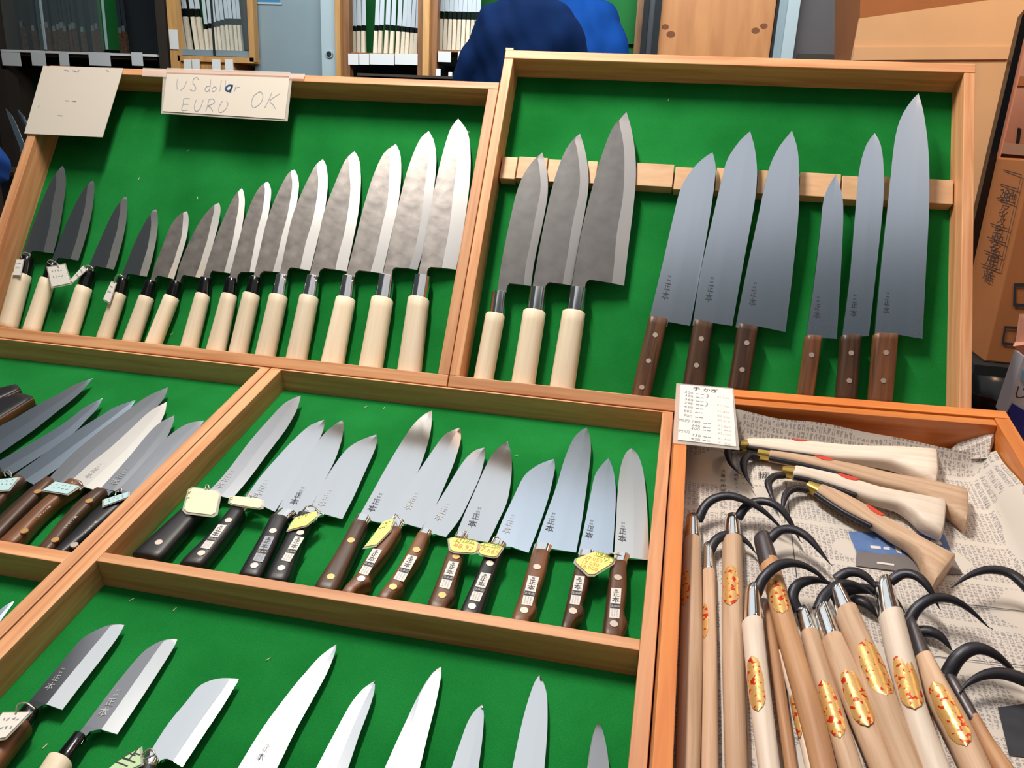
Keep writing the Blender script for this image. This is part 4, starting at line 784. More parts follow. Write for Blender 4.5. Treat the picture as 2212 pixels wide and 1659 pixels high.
# ================================================================== notched bar in the upper right box
KB = thing('knife_rack_bar', 'pale notched wooden bar holding the knives in upper right box', 'rack', Frame(FU.w(.2425, .292, UH), X, U, NU))
xs = [1079, 1121, 1186, 1270, 1294, 1375, 1459, 1548, 1637, 1728, 1819, 1909, 1930, 2006, 2064]
prev = None
zt = .0155
loc0 = lambda px: FU.loc(px, 333 + (px - 1085) * .052, UH + zt)[0] - .2425
for i in range(len(xs) - 1):
    a = max(loc0(xs[i]), .0002) + .0009; b = min(loc0(xs[i + 1]), .5555) - .0009; j = (.0, .0012, -.0008, .0006)[i % 4]
    o = box('block', a, b, .0015 + j, .0335 + j, .0002, zt + .0006 * (i % 3), 'palebar', KB, .0006)
box('backing_strip', .0003, .5553, .006, .028, .0002, .006, 'palebar', KB)

# ================================================================== tags
def tagcard(label, fr, c, poly, h, mat, wire=None, group=None, ink='ink_y', scrib=True, sl=True, slant=0.0, seed=0):
    P = PX(c, poly); o = fr.w(*fr.loc(*P[0], h), h); f = Frame(o, fr.x, fr.y, fr.z)
    t = thing('price_tag', label, 'tag', f, group)
    q = [np.array(f.loc(*p)) for p in P]; cen = sum(q) / len(q)
    prism('card', [tuple(cen + (p - cen) * .93) for p in q], 0, .0007, mat, t)
    if sl: prism('plastic_sleeve', [tuple(cen + (p - cen) * 1.06) for p in q], -.0005, -.0001, 'sleeve', t)
    if scrib:
        rnd = random.Random(seed); a = (q[1] - q[0]); b = (q[-1] - q[0]); ls = []
        for row in range(2):
            for k in range(4):
                s0 = q[0] + a * (.2 + .16 * k) + b * (.25 + .28 * row)
                ls.append([tuple(s0 + a * .1 * rnd.random() + b * .12 * (rnd.random() - .5)) for _ in range(3)])
        strokes('handwriting', ls, .0009, .0009, ink, t)
    if wire:
        wp = [np.array(f.loc(*p)) for p in PX(c, wire)]
        pts = crom([(p[0], p[1]) for p in wp], 16); tube('wire_loop', [(p[0], p[1], .001 + .002 * math.sin(math.pi * i / 15)) for i, p in enumerate(pts)], .0007, 'wire', t, 6)
    return t
ut = UH + .0275
tagcard('small white tag on the leftmost knife of upper left box', FU, 'C4', [(112, 722), (162, 720), (140, 832), (85, 830)], ut, 'paper', [(150, 715), (150, 690), (180, 680), (210, 692), (200, 712)], 'white tags in the upper left box', 'ink_p')
tagcard('square white tag hanging on second knife of upper left box', FU, 'C4', [(318, 772), (440, 752), (482, 885), (348, 912)], ut, 'paper', [(360, 765), (330, 745), (350, 730), (390, 750), (400, 775)], 'white tags in the upper left box', 'ink_p')
tagcard('narrow folded white tag between second and third knives of upper left box', FU, 'C4', [(563, 762), (592, 790), (492, 882), (468, 868)], ut, 'paper', [(575, 775), (600, 765), (630, 780), (635, 800)], 'white tags in the upper left box', 'ink_p')
tagcard('slim white tag on fourth knife of upper left box', FU, 'C4', [(752, 870), (788, 882), (742, 1018), (697, 992)], ut, 'paper', [(775, 880), (790, 845), (815, 828), (840, 840)], 'white tags in the upper left box', 'ink_p')
lt = LH + .0215; YG = 'yellow price tags in the centre tray'
def octa(q, k=.12):
    q = [np.array(p, float) for p in q]; out = []
    for i, p in enumerate(q):
        a, b = q[i - 1], q[(i + 1) % len(q)]; out += [tuple(p + (a - p) * k), tuple(p + (b - p) * k)]
    return out
tagcard('large square pale yellow tag with clear sleeve at the left of centre tray', FL, 'D1', octa([(395, 835), (640, 872), (602, 1068), (338, 1036)]), lt, 'yellow_l', [(520, 860), (525, 842), (545, 842), (550, 862)], YG, seed=1)
tagcard('landscape pale yellow tag lying over the second black handled knife', FL, 'D1', octa([(712, 905), (968, 930), (962, 1012), (700, 970)]), lt, 'yellow_l', [(840, 915), (850, 900), (870, 905), (875, 925)], YG, seed=2)
tagcard('slanted yellow tag between third and fourth black handled knives', FL, 'D1', [(1220, 1075), (1390, 1022), (1402, 1062), (1310, 1140), (1155, 1180), (1185, 1120)], lt, 'yellow', [(1320, 1030), (1310, 1010), (1345, 1000), (1400, 1030), (1440, 1060)], YG, seed=3)
tagcard('bright yellow tag hanging edgewise between two wooden handled knives', FL, 'D2', [(530, 965), (628, 930), (590, 1035), (480, 1150), (378, 1168), (440, 1090)], lt, 'yellow', [(610, 945), (630, 920), (660, 950), (690, 985)], YG, seed=4)
t5 = tagcard('left one of two joined yellow tags with orange price', FL, 'D2', octa([(1038, 1080), (1285, 1118), (1262, 1215), (1052, 1200)], .15), lt, 'yellow', [(1150, 1085), (1160, 1060), (1190, 1065), (1180, 1090)], YG, scrib=False)
t6 = tagcard('right one of two joined yellow tags with orange price', FL, 'D2', octa([(1292, 1122), (1478, 1155), (1415, 1248), (1268, 1218)], .15), lt + .0012, 'yellow', [(1380, 1130), (1400, 1105), (1440, 1110), (1430, 1140)], YG, scrib=False)
def tagtext(t, c, items, mat, nm):
    f = Frame(np.array(t.matrix_world.translation), FL.x, FL.y, FL.z); it = []
    for s_, x_, y_, h_ in items: it.append((s_, *f.loc(*PX(c, [(x_, y_)])[0]), h_, -.12))
    writing(nm, it, .0009, mat, t)
bpy.context.view_layer.update()
tagtext(t5, 'D2', [('上', 1115, 1105, .0085), ('巾', 1165, 1112, .0085), ('広', 1225, 1122, .0085)], 'ink_y', 'name_writing')
tagtext(t5, 'D2', [('¥8,92', 1155, 1165, .0085)], 'ink_o', 'price_writing')
tagtext(t6, 'D2', [('上', 1325, 1140, .008), ('三', 1375, 1150, .008), ('徳', 1430, 1160, .008)], 'ink_y', 'name_writing')
tagtext(t6, 'D2', [('¥7,665', 1345, 1192, .008)], 'ink_o', 'price_writing')
t7 = tagcard('large square yellow tag hanging on the right side of centre tray', FL, 'D3', octa([(930, 985), (1062, 1062), (880, 1174), (752, 1055)], .14), lt, 'yellow', [(1000, 1020), (1020, 1020), (1050, 1028), (1090, 1030)], YG, scrib=False)
bpy.context.view_layer.update()
tagtext(t7, 'D3', [('並', 940, 1015, .009), ('牛', 980, 1030, .009), ('刀', 1010, 1055, .009)], 'ink_y', 'name_writing')
tagtext(t7, 'D3', [('27.050', 900, 1050, .006), ('17.050', 880, 1080, .006), ('18.000', 870, 1110, .006)], 'ink_o', 'price_writing')
BT = 'pale blue tags in the left tray'
tagcard('pale blue tag cut by the photo edge in left tray', FL, 'F6', [(-120, 270), (315, 230), (150, 437), (-160, 460)], lt, 'bluec', [(90, 230), (80, 180), (140, 160), (190, 200), (180, 235)], BT, 'ink_p', seed=7)
tagcard('pale blue tag beside a brass rivet, middle of left tray', FL, 'F6', [(880, 297), (1290, 372), (1080, 507), (668, 440)], lt, 'bluec', [(1150, 340), (1180, 310), (1260, 330), (1310, 370)], BT, 'ink_p', seed=8)
tagcard('pale blue tag next to the divider in left tray', FL, 'F6', [(1640, 590), (2060, 460), (2056, 545), (1640, 702)], lt, 'bluec', [(1840, 530), (1870, 480), (1940, 450), (1940, 490)], BT, 'ink_p', seed=9)
tagcard('cream tag on the first vegetable knife at bottom left', FL, 'D4', [(20, 1135), (215, 1132), (40, 1312), (-150, 1345)], lt + .004, 'paper', [(110, 1150), (130, 1100), (190, 1090), (240, 1120)], None, 'ink_p', seed=10)
tg = tagcard('pale green tag with clear margin beside the bright vegetable knife', FL, 'D4', [(962, 1372), (975, 1490), (700, 1620), (640, 1600), (790, 1480)], lt, 'mint', [(970, 1430), (1030, 1400), (1060, 1440), (980, 1465)], None, scrib=False)
bpy.context.view_layer.update()
tagtext(tg, 'D4', [('上', 915, 1425, .012), ('三', 860, 1455, .012)], 'ink', 'name_writing')

# lint specks on the felt
def speck(fr, px, py, h, l, a):
    l *= .7
    p = fr.loc(px, py, h); f = Frame(fr.w(p[0], p[1], h), fr.x, fr.y, fr.z)
    t = thing('lint_speck', 'tiny pale lint speck on the green felt', 'lint', f, 'lint specks on the felt')
    tube('fibre', [(l * (k / 5 - .5) * math.cos(a), l * (k / 5 - .5) * math.sin(a), .0004 + .0003 * (k % 2)) for k in range(6)], .0004, 'thread', t, 5)
for fr, px, py, h in [(FU, 1444, 216, UH), (FU, 407, 325, UH), (FU, 427, 428, UH), (FU, 371, 722, UH), (FU, 1013, 286, UH), (FU, 301, 386, UH), (FL, 790, 880, LH), (FL, 830, 882, LH), (FL, 1117, 985, LH), (FL, 378, 1317, LH), (FL, 580, 1425, LH), (FL, 285, 1296, LH), (FL, 98, 1613, LH)]:
    speck(fr, px, py, h, .006, random.uniform(.8, 2.2))

# ================================================================== cargo hooks
def bentsteel(root, f, px, rad, z0, arch, mat='iron', flat=.75):
    P = np.array([(*f.loc(*p, z0), 0) for p in px])[:, :2]; C = crom(P, 26)
    pts = [(c[0], c[1], z0 + arch * math.sin(math.pi * min(1, i / 25 * 1.05))) for i, c in enumerate(C)]
    rr = [max(.0004, 1.35 * rad * (1 - max(0, (i / 25 - .35) / .65) ** 1.6)) for i in range(26)]
    return tube('steel_hook', pts, rr, mat, root, 10, flat)
def goldlabel(root, f, c, px, half_l, half_a, Lp, Rp, r_of):
    p = np.array(f.loc(*PX(c, [px])[0])); Lc, Rc = crom(Lp, 40), crom(Rp, 40); mid = (Lc + Rc) / 2
    i = int(np.argmin(np.linalg.norm(mid - p, axis=1))); ax = mid[max(0, i - 3)] - mid[min(39, i + 3)]; ax /= np.linalg.norm(ax); sd = np.array([ax[1], -ax[0]])
    r = np.linalg.norm(Rc[i] - Lc[i]) / 2 + .0004; off = max(-.8, min(.8, ((p - mid[i]) @ sd) / r)); a0 = math.asin(off)
    V, Fc = [], []; ns, na = 14, 8
    for s in range(ns + 1):
        t = -1 + 2 * s / ns; wv = math.sqrt(max(0, 1 - abs(t) ** 3)) * (1 + .06 * math.sin(9 * t))
        for k in range(na + 1):
            a = a0 + half_a * wv * (-1 + 2 * k / na); q = mid[i] + ax * half_l * t + sd * r * math.sin(a); V.append((q[0], q[1], r * math.cos(a)))
    for s in range(ns):
        for k in range(na): b = s * (na + 1) + k; Fc.append((b, b + 1, b + na + 2, b + na + 1))
    return mk('gold_label', V, Fc, 'gold', root, smooth=True)
def pole(label, c, Lp, Rp, fer, hook, z, wood_, ferm='chrome', lab=None, hz=0.0, arch=.012, rad=.0034, hc=None, group='long handled cargo hooks in the tray'):
    L_, R_ = PX(c, Lp), PX(c, Rp); mid = lambda a, b: ((a[0] + b[0]) / 2, (a[1] + b[1]) / 2)
    f = kframe(FH, z, z, mid(L_[-1], R_[-1]), mid(L_[0], R_[0]), 0); r = thing('cargo_hook', label, 'hook', f, group)
    ll, lr = [f.loc(*p) for p in L_], [f.loc(*p) for p in R_]
    # run the pole on past the photo edge
    d = (ll[-1] + lr[-1] - ll[-2] - lr[-2]) / 2; d = d / np.linalg.norm(d) * .03
    ll, lr = ll + [ll[-1] + d], lr + [lr[-1] + d]
    n = 16; wv = [np.linalg.norm(b - a) / 2 for a, b in zip(crom(ll, n), crom(lr, n))]; rm = sum(wv) / n
    grip('handle', ll, lr, rm, wood_, r, 2.0, n, .0012, rz_scale=[w / rm for w in wv])
    if fer:
        q = [f.loc(*p) for p in PX(c, fer)]; ins = np.array([0, -.003]); rv = np.linalg.norm(q[3] - q[2]) / 2
        grip('ferrule', [q[0], q[2] + ins], [q[1], q[3] + ins], rv * .96, ferm, r, 2.0, 6, .0008)
    if hook: bentsteel(r, f, PX(hc or c, hook), rad, hz, arch)
    if lab: goldlabel(r, f, lab[0], lab[1], lab[2], lab[3], ll, lr, None)
    return r
R0 = HF + .0105
pole('cargo hook lying along the left rail, label half hidden, leftmost of all', 'D7', [(98, 322), (78, 900), (50, 1659)], [(202, 322), (212, 900), (197, 1659)], [(115, 188), (192, 195), (103, 325), (203, 322)], [(195, 930), (230, 880), (290, 855), (380, 858), (480, 890), (600, 935), (700, 985), (765, 1015)], R0, 'tan', lab=('D7', (100, 610), .021, .55), hc='D6', arch=.016)
pole('thin cargo hook with pale pole, second from the left rail', 'D7', [(210, 502), (205, 1000), (200, 1659)], [(286, 508), (298, 1000), (306, 1659)], [(218, 345), (272, 352), (212, 500), (284, 510)], [(262, 1125), (300, 1075), (360, 1050), (430, 1055), (500, 1085), (560, 1140)], R0 - .0025, 'tan', lab=('D7', (218, 800), .019, .5), hc='D6', arch=.006)
pole('cargo hook with bright ferrule and broad gold label, third from the left rail', 'D7', [(328, 318), (325, 900), (343, 1659)], [(446, 322), (456, 900), (478, 1659)], [(343, 188), (428, 195), (335, 318), (443, 322)], [(440, 915), (480, 885), (540, 878), (620, 900), (700, 945), (780, 1012), (840, 1068)], R0, 'tan', lab=('D7', (365, 610), .024, .75), hc='D6', arch=.016)
pole('cargo hook with whitest pole and tall chrome ferrule', 'D7', [(442, 808), (480, 1200), (540, 1659)], [(567, 803), (605, 1150), (668, 1659)], [(462, 606), (548, 598), (452, 805), (562, 800)], [(525, 640), (560, 580), (640, 530), (740, 515), (850, 535), (940, 575), (1000, 605)], R0 + .012, 'white_w', lab=('D7', (510, 1200), .024, .75), arch=.012)
pole('dark brown pole half hidden beside the white one', 'D7', [(568, 700), (600, 1000), (640, 1300), (690, 1659)], [(612, 700), (670, 1000), (715, 1300), (768, 1659)], None, None, R0 - .003, 'brown')
pole('pale pole with gold label squeezed under the brown cargo hook', 'D7', [(648, 985), (710, 1200), (780, 1500), (815, 1659)], [(735, 985), (790, 1200), (845, 1500), (872, 1659)], None, None, R0 - .003, 'white_w', lab=('D7', (745, 1340), .021, .7))
pole('cargo hook with dark grey sleeve and brown pole crossing under another hook', 'D7', [(545, 455), (590, 640), (665, 940), (790, 1400), (850, 1659)], [(658, 445), (705, 620), (800, 950), (930, 1380), (1000, 1659)], [(512, 308), (605, 296), (543, 458), (658, 445)], [(625, 1060), (690, 1020), (770, 1025), (850, 1065), (930, 1130), (1027, 1210)], R0 + .006, 'brown', 'iron_g', lab=('D7', (645, 690), .021, .8), hc='D6', arch=.008)
pole('cargo hook with short bright ferrule and white glinting label, right of brown pole', 'D7', [(788, 868), (870, 1180), (1010, 1659)], [(895, 868), (985, 1150), (1150, 1659)], [(762, 742), (835, 728), (790, 865), (885, 855)], [(775, 735), (735, 680), (760, 630), (850, 602), (950, 592), (1035, 603)], R0 + .001, 'tan', lab=('D7', (955, 1350), .024, .8), arch=.010)
pole('cargo hook with slanting ferrule and gold red label, middle of the right group', 'D7', [(915, 912), (1010, 1200), (1195, 1659)], [(1032, 888), (1150, 1150), (1335, 1659)], [(865, 742), (950, 702), (915, 905), (1022, 885)], [(890, 730), (930, 660), (1010, 610), (1090, 600), (1180, 625), (1240, 660)], R0 + .006, 'tan', lab=('D7', (1105, 1300), .024, .8), arch=.006)
pole('cargo hook with thick tan pole and shiny collar reaching up between hooks', 'D8', [(75, 575), (200, 900), (330, 1290), (480, 1659)], [(228, 540), (340, 780), (480, 1100), (690, 1659)], [(30, 425), (135, 405), (72, 572), (222, 542)], [(85, 330), (160, 308), (240, 325), (310, 365), (370, 410), (420, 450)], R0 + .008, 'tan', lab=('D8', (340, 1020), .025, .85), arch=.006)
pole('cargo hook with tallest chrome ferrule and knotted pale pole', 'D8', [(385, 598), (440, 870), (560, 1300), (690, 1659)], [(555, 578), (650, 950), (730, 1270), (880, 1659)], [(355, 362), (468, 342), (383, 598), (540, 578)], [(455, 352), (540, 335), (620, 365), (700, 425), (770, 490), (822, 545)], R0 + .012, 'white_w', lab=('D8', (565, 1110), .025, .85), arch=.010)
pole('cargo hook with grey iron sleeve and long low hook on the right', 'D8', [(638, 888), (720, 1150), (880, 1480), (960, 1659)], [(758, 870), (880, 1100), (1020, 1350), (1165, 1659)], [(568, 640), (635, 632), (636, 890), (755, 868)], [(590, 640), (640, 580), (740, 548), (860, 558), (1000, 600), (1190, 682)], R0 + .003, 'tan', 'iron_g', lab=('D8', (850, 1320), .026, .75), arch=.014)
pole('cargo hook with slim sleeve, rightmost pole running into the lower corner', 'D8', [(1008, 1310), (1080, 1450), (1180, 1659)], [(1092, 1298), (1200, 1480), (1325, 1659)], [(845, 1022), (922, 1015), (1005, 1310), (1090, 1298)], [(865, 1010), (920, 945), (1020, 918), (1150, 948), (1290, 1000), (1420, 1060)], R0 - .002, 'brown', 'iron_g', arch=.016, rad=.004)
# hooks whose poles lie outside the photo
def loose(label, c, hook, z, arch, rad, pole_dir):
    P = PX(c, hook); f = kframe(FH, z, z, P[0], P[1], 0); r = thing('cargo_hook', label, 'hook', f, 'long handled cargo hooks in the tray')
    bentsteel(r, f, P, rad, 0, arch)
    a = np.array(f.loc(*P[0])); pd = np.array([f.loc(P[0][0] + pole_dir[0], P[0][1] + pole_dir[1])])[0] - a; pd /= np.linalg.norm(pd); sd = np.array([pd[1], -pd[0]]) * .008
    grip('handle', [a + sd, a + sd + pd * .16], [a - sd, a - sd + pd * .16], .0078, 'tan', r, 2.0, 6, .001)
loose('black steel hook entering from the right edge below the wooden handled hooks', 'D8', [(1560, 640), (1480, 500), (1400, 420), (1280, 335), (1130, 308), (1000, 335), (890, 392)], R0 + .010, .008, .0038, (60, 120))
loose('black steel hook entering from the right edge, lowest one', 'D8', [(1600, 1260), (1500, 1130), (1408, 1080), (1250, 1035), (1120, 1035), (1010, 1075), (952, 1132)], R0 + .003, .006, .0040, (80, 160))
bentroot = None
for lab_, pts_ in [('dark hook point lying under the long low hook at right', [(640, 700), (720, 715), (800, 750), (860, 795), (908, 836)]), ('dark hook point behind the tallest chrome ferrule', [(190, 470), (250, 500), (320, 550), (385, 605)]), ('dark hook arc crossing between two chrome ferrules', [(120, 430), (200, 415), (290, 420), (380, 445), (480, 480), (585, 580)])]:
    P = PX('D8', pts_); f = kframe(FH, HF + .006, HF + .006, P[0], P[1], 0); r = thing('cargo_hook', lab_, 'hook', f, 'long handled cargo hooks in the tray')
    bentsteel(r, f, P, .0036, 0, .004)

# four short hooks with shaped handles
SG = 'short cargo hooks with shaped wooden handles'
def short_hook(label, up, lo, collar, steelp, red, mat, z):
    mid = lambda a, b: ((a[0] + b[0]) / 2, (a[1] + b[1]) / 2)
    f = kframe(FH, z, z - .001, mid(up[-1], lo[-1]), mid(up[0], lo[0]), 0); r = thing('short_cargo_hook', label, 'hook', f, SG)
    U_, L_ = [np.array(f.loc(*p)) for p in up], [np.array(f.loc(*p)) for p in lo]
    n = 22; rs = [.0062 + .0042 * sst((i / (n - 1) - .45) / .5) for i in range(n)]
    h = grip('handle', L_, U_, 1.0, mat, r, 3.2, n, .0015, rz_scale=rs)
    q = [f.loc(*p) for p in collar]; grip('brass_collar', [q[3], q[2]], [q[0], q[1]], .0058, 'brass', r, 3, 4, .0005)
    c_ = (np.array(q[2]) + q[1]) / 2; d_ = (np.array(q[3]) - q[2])
    bentsteel(r, f, steelp, .0030, -.001, .004)
    Lc = crom(L_, 30); w = np.array([(.0, 0)])
    tube('tang', [(p[0] - .0016, p[1], .0015) for p in Lc[0:13]], .0026, 'iron', r, 8)
    p = Lc[12]; tube('pin', [(p[0] - .003, p[1], .001), (p[0] - .003, p[1], .0035), (p[0] - .003, p[1], .0050)], [.002, .0022, .0006], 'rivet', r, 8)
    Uc = crom(U_, 40); rc = np.array(f.loc(*red, .006)); i_ = int(np.argmin(np.linalg.norm(Uc - rc, axis=1))); i_ = min(max(i_, 2), 37); ax = Uc[i_ + 2] - Uc[i_ - 2]; ax /= np.linalg.norm(ax); c_ = (crom(L_, 40)[i_] + Uc[i_]) / 2; inn = (c_ - Uc[i_]); inn /= np.linalg.norm(inn); e_ = Uc[i_] + inn * .0022
    prism('red_sticker', [tuple(e_ + ax * .0095 * math.cos(math.pi * k / 12) + inn * .0062 * math.sin(math.pi * k / 12)) for k in range(13)], .0052, .0066, 'red', h)
    return r
e3 = lambda *p: PX('E3', p)
short_hook('short cargo hook with shaped pale handle, farthest of four', [(1616, 954), (1700, 953), (1790, 961), (1870, 970), (1950, 973), (2016, 977)], [(1614, 968), (1700, 980), (1790, 992), (1862, 999), (1931, 1009), (1978, 1031), (2018, 1047)], e3((250, 108), (365, 100), (365, 195), (250, 198)), e3((260, 180), (160, 195), (95, 230), (72, 300), (110, 420), (190, 500), (270, 552)), (1730, 959), 'white_w', HF + .0130)
short_hook('short cargo hook with peach coloured handle end, second farthest', [(1664, 974), (1755, 990), (1800, 1000), (1853, 1010), (1931, 1031), (2001, 1045), (2082, 1062)], [(1662, 991), (1744, 1008), (1839, 1033), (1908, 1053), (1975, 1072), (2032, 1100), (2083, 1140)], e3((505, 205), (690, 228), (675, 330), (488, 302)), e3((520, 300), (400, 300), (320, 370), (290, 460), (330, 600), (442, 748)), (1775, 998), 'tan', HF + .0105)
short_hook('short cargo hook with cream handle lying across its neighbours, third', [(1720, 1012), (1806, 1030), (1853, 1043), (1905, 1060), (1958, 1072), (2036, 1087)], [(1715, 1032), (1750, 1039), (1821, 1061), (1889, 1086), (1938, 1098), (1967, 1117), (1992, 1141), (2030, 1160)], e3((848, 482), (1042, 478), (1020, 585), (835, 555)), e3((860, 565), (740, 600), (660, 680), (640, 750), (690, 880), (768, 1008)), (1830, 1041), 'white_w', HF + .0135)
short_hook('short cargo hook pointing down right with flared handle end, nearest of four', [(1780, 1050), (1852, 1086), (1898, 1114), (1935, 1135), (1992, 1172), (2060, 1206)], [(1763, 1068), (1821, 1106), (1887, 1141), (1920, 1163), (1958, 1183), (1982, 1207), (1997, 1240), (2013, 1271)], e3((1250, 668), (1440, 722), (1330, 838), (1168, 755)), e3((1190, 770), (1050, 770), (930, 830), (870, 920), (850, 1020), (850, 1124)), (1876, 1106), 'tan', HF + .0105)
ORD.append('seventeenth')

# ================================================================== BACKGROUND: shop interior
BY = 4.5
def bx_(px0, px1, py0, py1, Y):
    pm, qm = (py0 + py1) / 2, (px0 + px1) / 2
    return at(px0, pm, Y)[0], at(px1, pm, Y)[0], at(qm, py1, Y)[2], at(qm, py0, Y)[2]
def pbox(name, px0, px1, py0, py1, Y, dep, mat, parent=None, o=None, zmin=None, zmax=None):
    x0, x1, z0, z1 = bx_(px0, px1, py0, py1, Y)
    if zmin is not None: z0 = zmin
    if zmax is not None: z1 = zmax
    ox, oy, oz = o if o is not None else (0, 0, 0)
    return box(name, x0 - ox, x1 - ox, Y - oy, Y + dep - oy, z0 - oz, z1 - oz, mat, parent)
cabw = wood('cabinet_wood', lin(120, 78, 44), lin(156, 106, 62), (40, 40, 4)); cabl = wood('light_cabinet_wood', lin(190, 138, 78), lin(212, 160, 98), (40, 40, 4))
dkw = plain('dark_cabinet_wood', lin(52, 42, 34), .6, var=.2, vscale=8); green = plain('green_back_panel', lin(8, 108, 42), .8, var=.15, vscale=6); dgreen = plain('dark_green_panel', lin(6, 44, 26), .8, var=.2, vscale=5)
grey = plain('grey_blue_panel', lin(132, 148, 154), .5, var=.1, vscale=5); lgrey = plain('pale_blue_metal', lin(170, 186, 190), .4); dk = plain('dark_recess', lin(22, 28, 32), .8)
bgl = plain('cabinet_glass', lin(200, 220, 220), .05, alpha=.05); M['bgblade'] = plain('reflection_white_blade', lin(206, 214, 220), .35); M['dkblade'] = plain('shaded_blade', lin(44, 52, 56), .45, .3)  # cabinet blades: bright reflection and shade painted into two plain colours
PZ = .15
def bgknife(label, group, x, y, z, tot, bw, lean, ferm, hm, bmat):
    """small cabinet knife standing on its handle end; local z up"""
    hl, fl = tot * .30, tot * .07; hwid = bw * .44
    sec = []; V, Fc, fm_ = [], [], []
    def prismz(prof, z0, z1, mi, y0=-.008, y1=.008):
        b = len(V); (a0, a1), (b0, b1) = prof
        V.extend([(a0, y0, z0), (a1, y0, z0), (a1, y1, z0), (a0, y1, z0), (b0, y0, z1), (b1, y0, z1), (b1, y1, z1), (b0, y1, z1)]); Fc.extend([tuple(i + b for i in q) for q in BOXF]); fm_.extend([mi] * 6)
    prismz(((-hwid, hwid), (-hwid * .85, hwid * .85)), 0, hl, 0, -.011, .011)
    prismz(((-hwid * .8, hwid * .8), (-hwid * .75, hwid * .75)), hl, hl + fl, 1, -.009, .009)
    prismz(((-bw * .42, bw * .58), (-bw * .40, bw * .5)), hl + fl, tot * .72, 2, -.0015, .0015)
    prismz(((-bw * .40, bw * .5), (-bw * .38, bw * .32)), tot * .72, tot * .88, 2, -.0015, .0015)
    prismz(((-bw * .38, bw * .32), (-bw * .3, -bw * .22)), tot * .88, tot, 2, -.0015, .0012)
    o = mk('cabinet_knife', V, Fc, None, None, mats=[hm, ferm, bmat], fm=fm_); o.location = (x, y, z); o.rotation_euler = (0, lean, 0)
    return tag(o, label, 'knife', group)
def cab(name, label, px0, px1, Y=BY, pymid=80):
    p = at((px0 + px1) / 2, pymid, Y); o = (p[0], Y, PZ); t = thing(name, label, 'cabinet', None, None, o); return t, o
ztop = 2.6
# --- dark cabinet at the far left
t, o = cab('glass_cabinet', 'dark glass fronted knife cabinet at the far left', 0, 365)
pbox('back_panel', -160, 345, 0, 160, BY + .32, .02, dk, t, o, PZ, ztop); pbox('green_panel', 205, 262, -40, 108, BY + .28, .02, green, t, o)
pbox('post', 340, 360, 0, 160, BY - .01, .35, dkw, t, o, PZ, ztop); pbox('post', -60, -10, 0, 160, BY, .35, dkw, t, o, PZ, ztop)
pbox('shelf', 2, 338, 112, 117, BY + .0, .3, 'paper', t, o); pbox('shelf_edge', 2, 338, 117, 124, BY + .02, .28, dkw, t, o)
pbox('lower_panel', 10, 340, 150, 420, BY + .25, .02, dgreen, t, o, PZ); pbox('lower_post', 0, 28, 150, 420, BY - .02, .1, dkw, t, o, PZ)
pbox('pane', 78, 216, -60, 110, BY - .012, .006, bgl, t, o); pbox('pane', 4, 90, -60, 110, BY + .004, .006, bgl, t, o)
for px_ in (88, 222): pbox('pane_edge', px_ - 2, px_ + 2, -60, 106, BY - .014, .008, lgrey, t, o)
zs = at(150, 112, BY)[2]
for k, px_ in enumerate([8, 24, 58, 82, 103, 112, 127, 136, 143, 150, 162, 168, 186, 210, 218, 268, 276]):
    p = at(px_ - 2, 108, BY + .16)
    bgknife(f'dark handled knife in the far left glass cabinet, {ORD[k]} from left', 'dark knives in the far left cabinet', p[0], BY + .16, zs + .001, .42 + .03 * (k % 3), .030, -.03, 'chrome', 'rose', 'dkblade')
for k, (a, b) in enumerate([(4, 44), (68, 98), (128, 148), (192, 238), (284, 308)]):
    pbox('shelf_label', a, b, 113, 142, BY - .012, .003, 'sticker', t, o)
# clear wrapped blades low at the left
for k, (a, b) in enumerate([(36, 50), (50, 62)]):
    p = at(a + 22, 290, 3.2); bgknife(('nearer', 'farther')[k] + ' pale wrapped blade left of the blank paper sign', 'wrapped blades behind the paper sign', p[0], 3.2 + .03 * k, at(40, 300, 3.2)[2] - .14, .28, .03, -.30, 'satin', 'pale', 'satin')
wz = at(40, 300, 3.2)[2] - .141
lc = thing('low_cupboard', 'dark low cupboard behind the left upper box', 'cupboard', None, None, (at(64, 290, 3.2)[0], 3.2, PZ)); box('cupboard_body', -.3, .3, -.06, .3, 0, wz - PZ - .02, dk, lc); box('cupboard_top', -.31, .31, -.07, .31, wz - PZ - .02, wz - PZ - .0008, dkw, lc)
# blue cloth at the left edge
p = at(2, 358, 2.6); V = []
bm = bmesh.new(); bmesh.ops.create_icosphere(bm, subdivisions=4, radius=.06)
for v in bm.verts: v.co += Vector((math.sin(v.co.z * 90) * .006, math.cos(v.co.x * 70) * .006, math.sin(v.co.x * 60 + v.co.y * 50) * .008)); v.co.z *= 1.25
me = bpy.data.meshes.new('blue_cloth_bundle'); bm.to_mesh(me); bm.free(); ob = bpy.data.objects.new('blue_cloth_bundle', me); COL.objects.link(ob); ob.location = (p[0] - .035, 2.6, p[2])
me.materials.append(plain('bright_blue_cloth', lin(12, 70, 150), .8, var=.2, vscale=20)); tag(ob, 'crumpled bright blue cloth bundle at the left photo edge', 'cloth')
for q in me.polygons: q.use_smooth = True
hk = thing('cloth_stand', 'thin dark stand under the blue cloth bundle at the left edge', 'stand', None, None, (p[0] - .035, 2.6, PZ)); box('pole', -.012, .012, -.012, .012, 0, p[2] - .06 - PZ, dkw, hk); box('foot', -.1, .1, -.1, .1, 0, .015, dkw, hk)

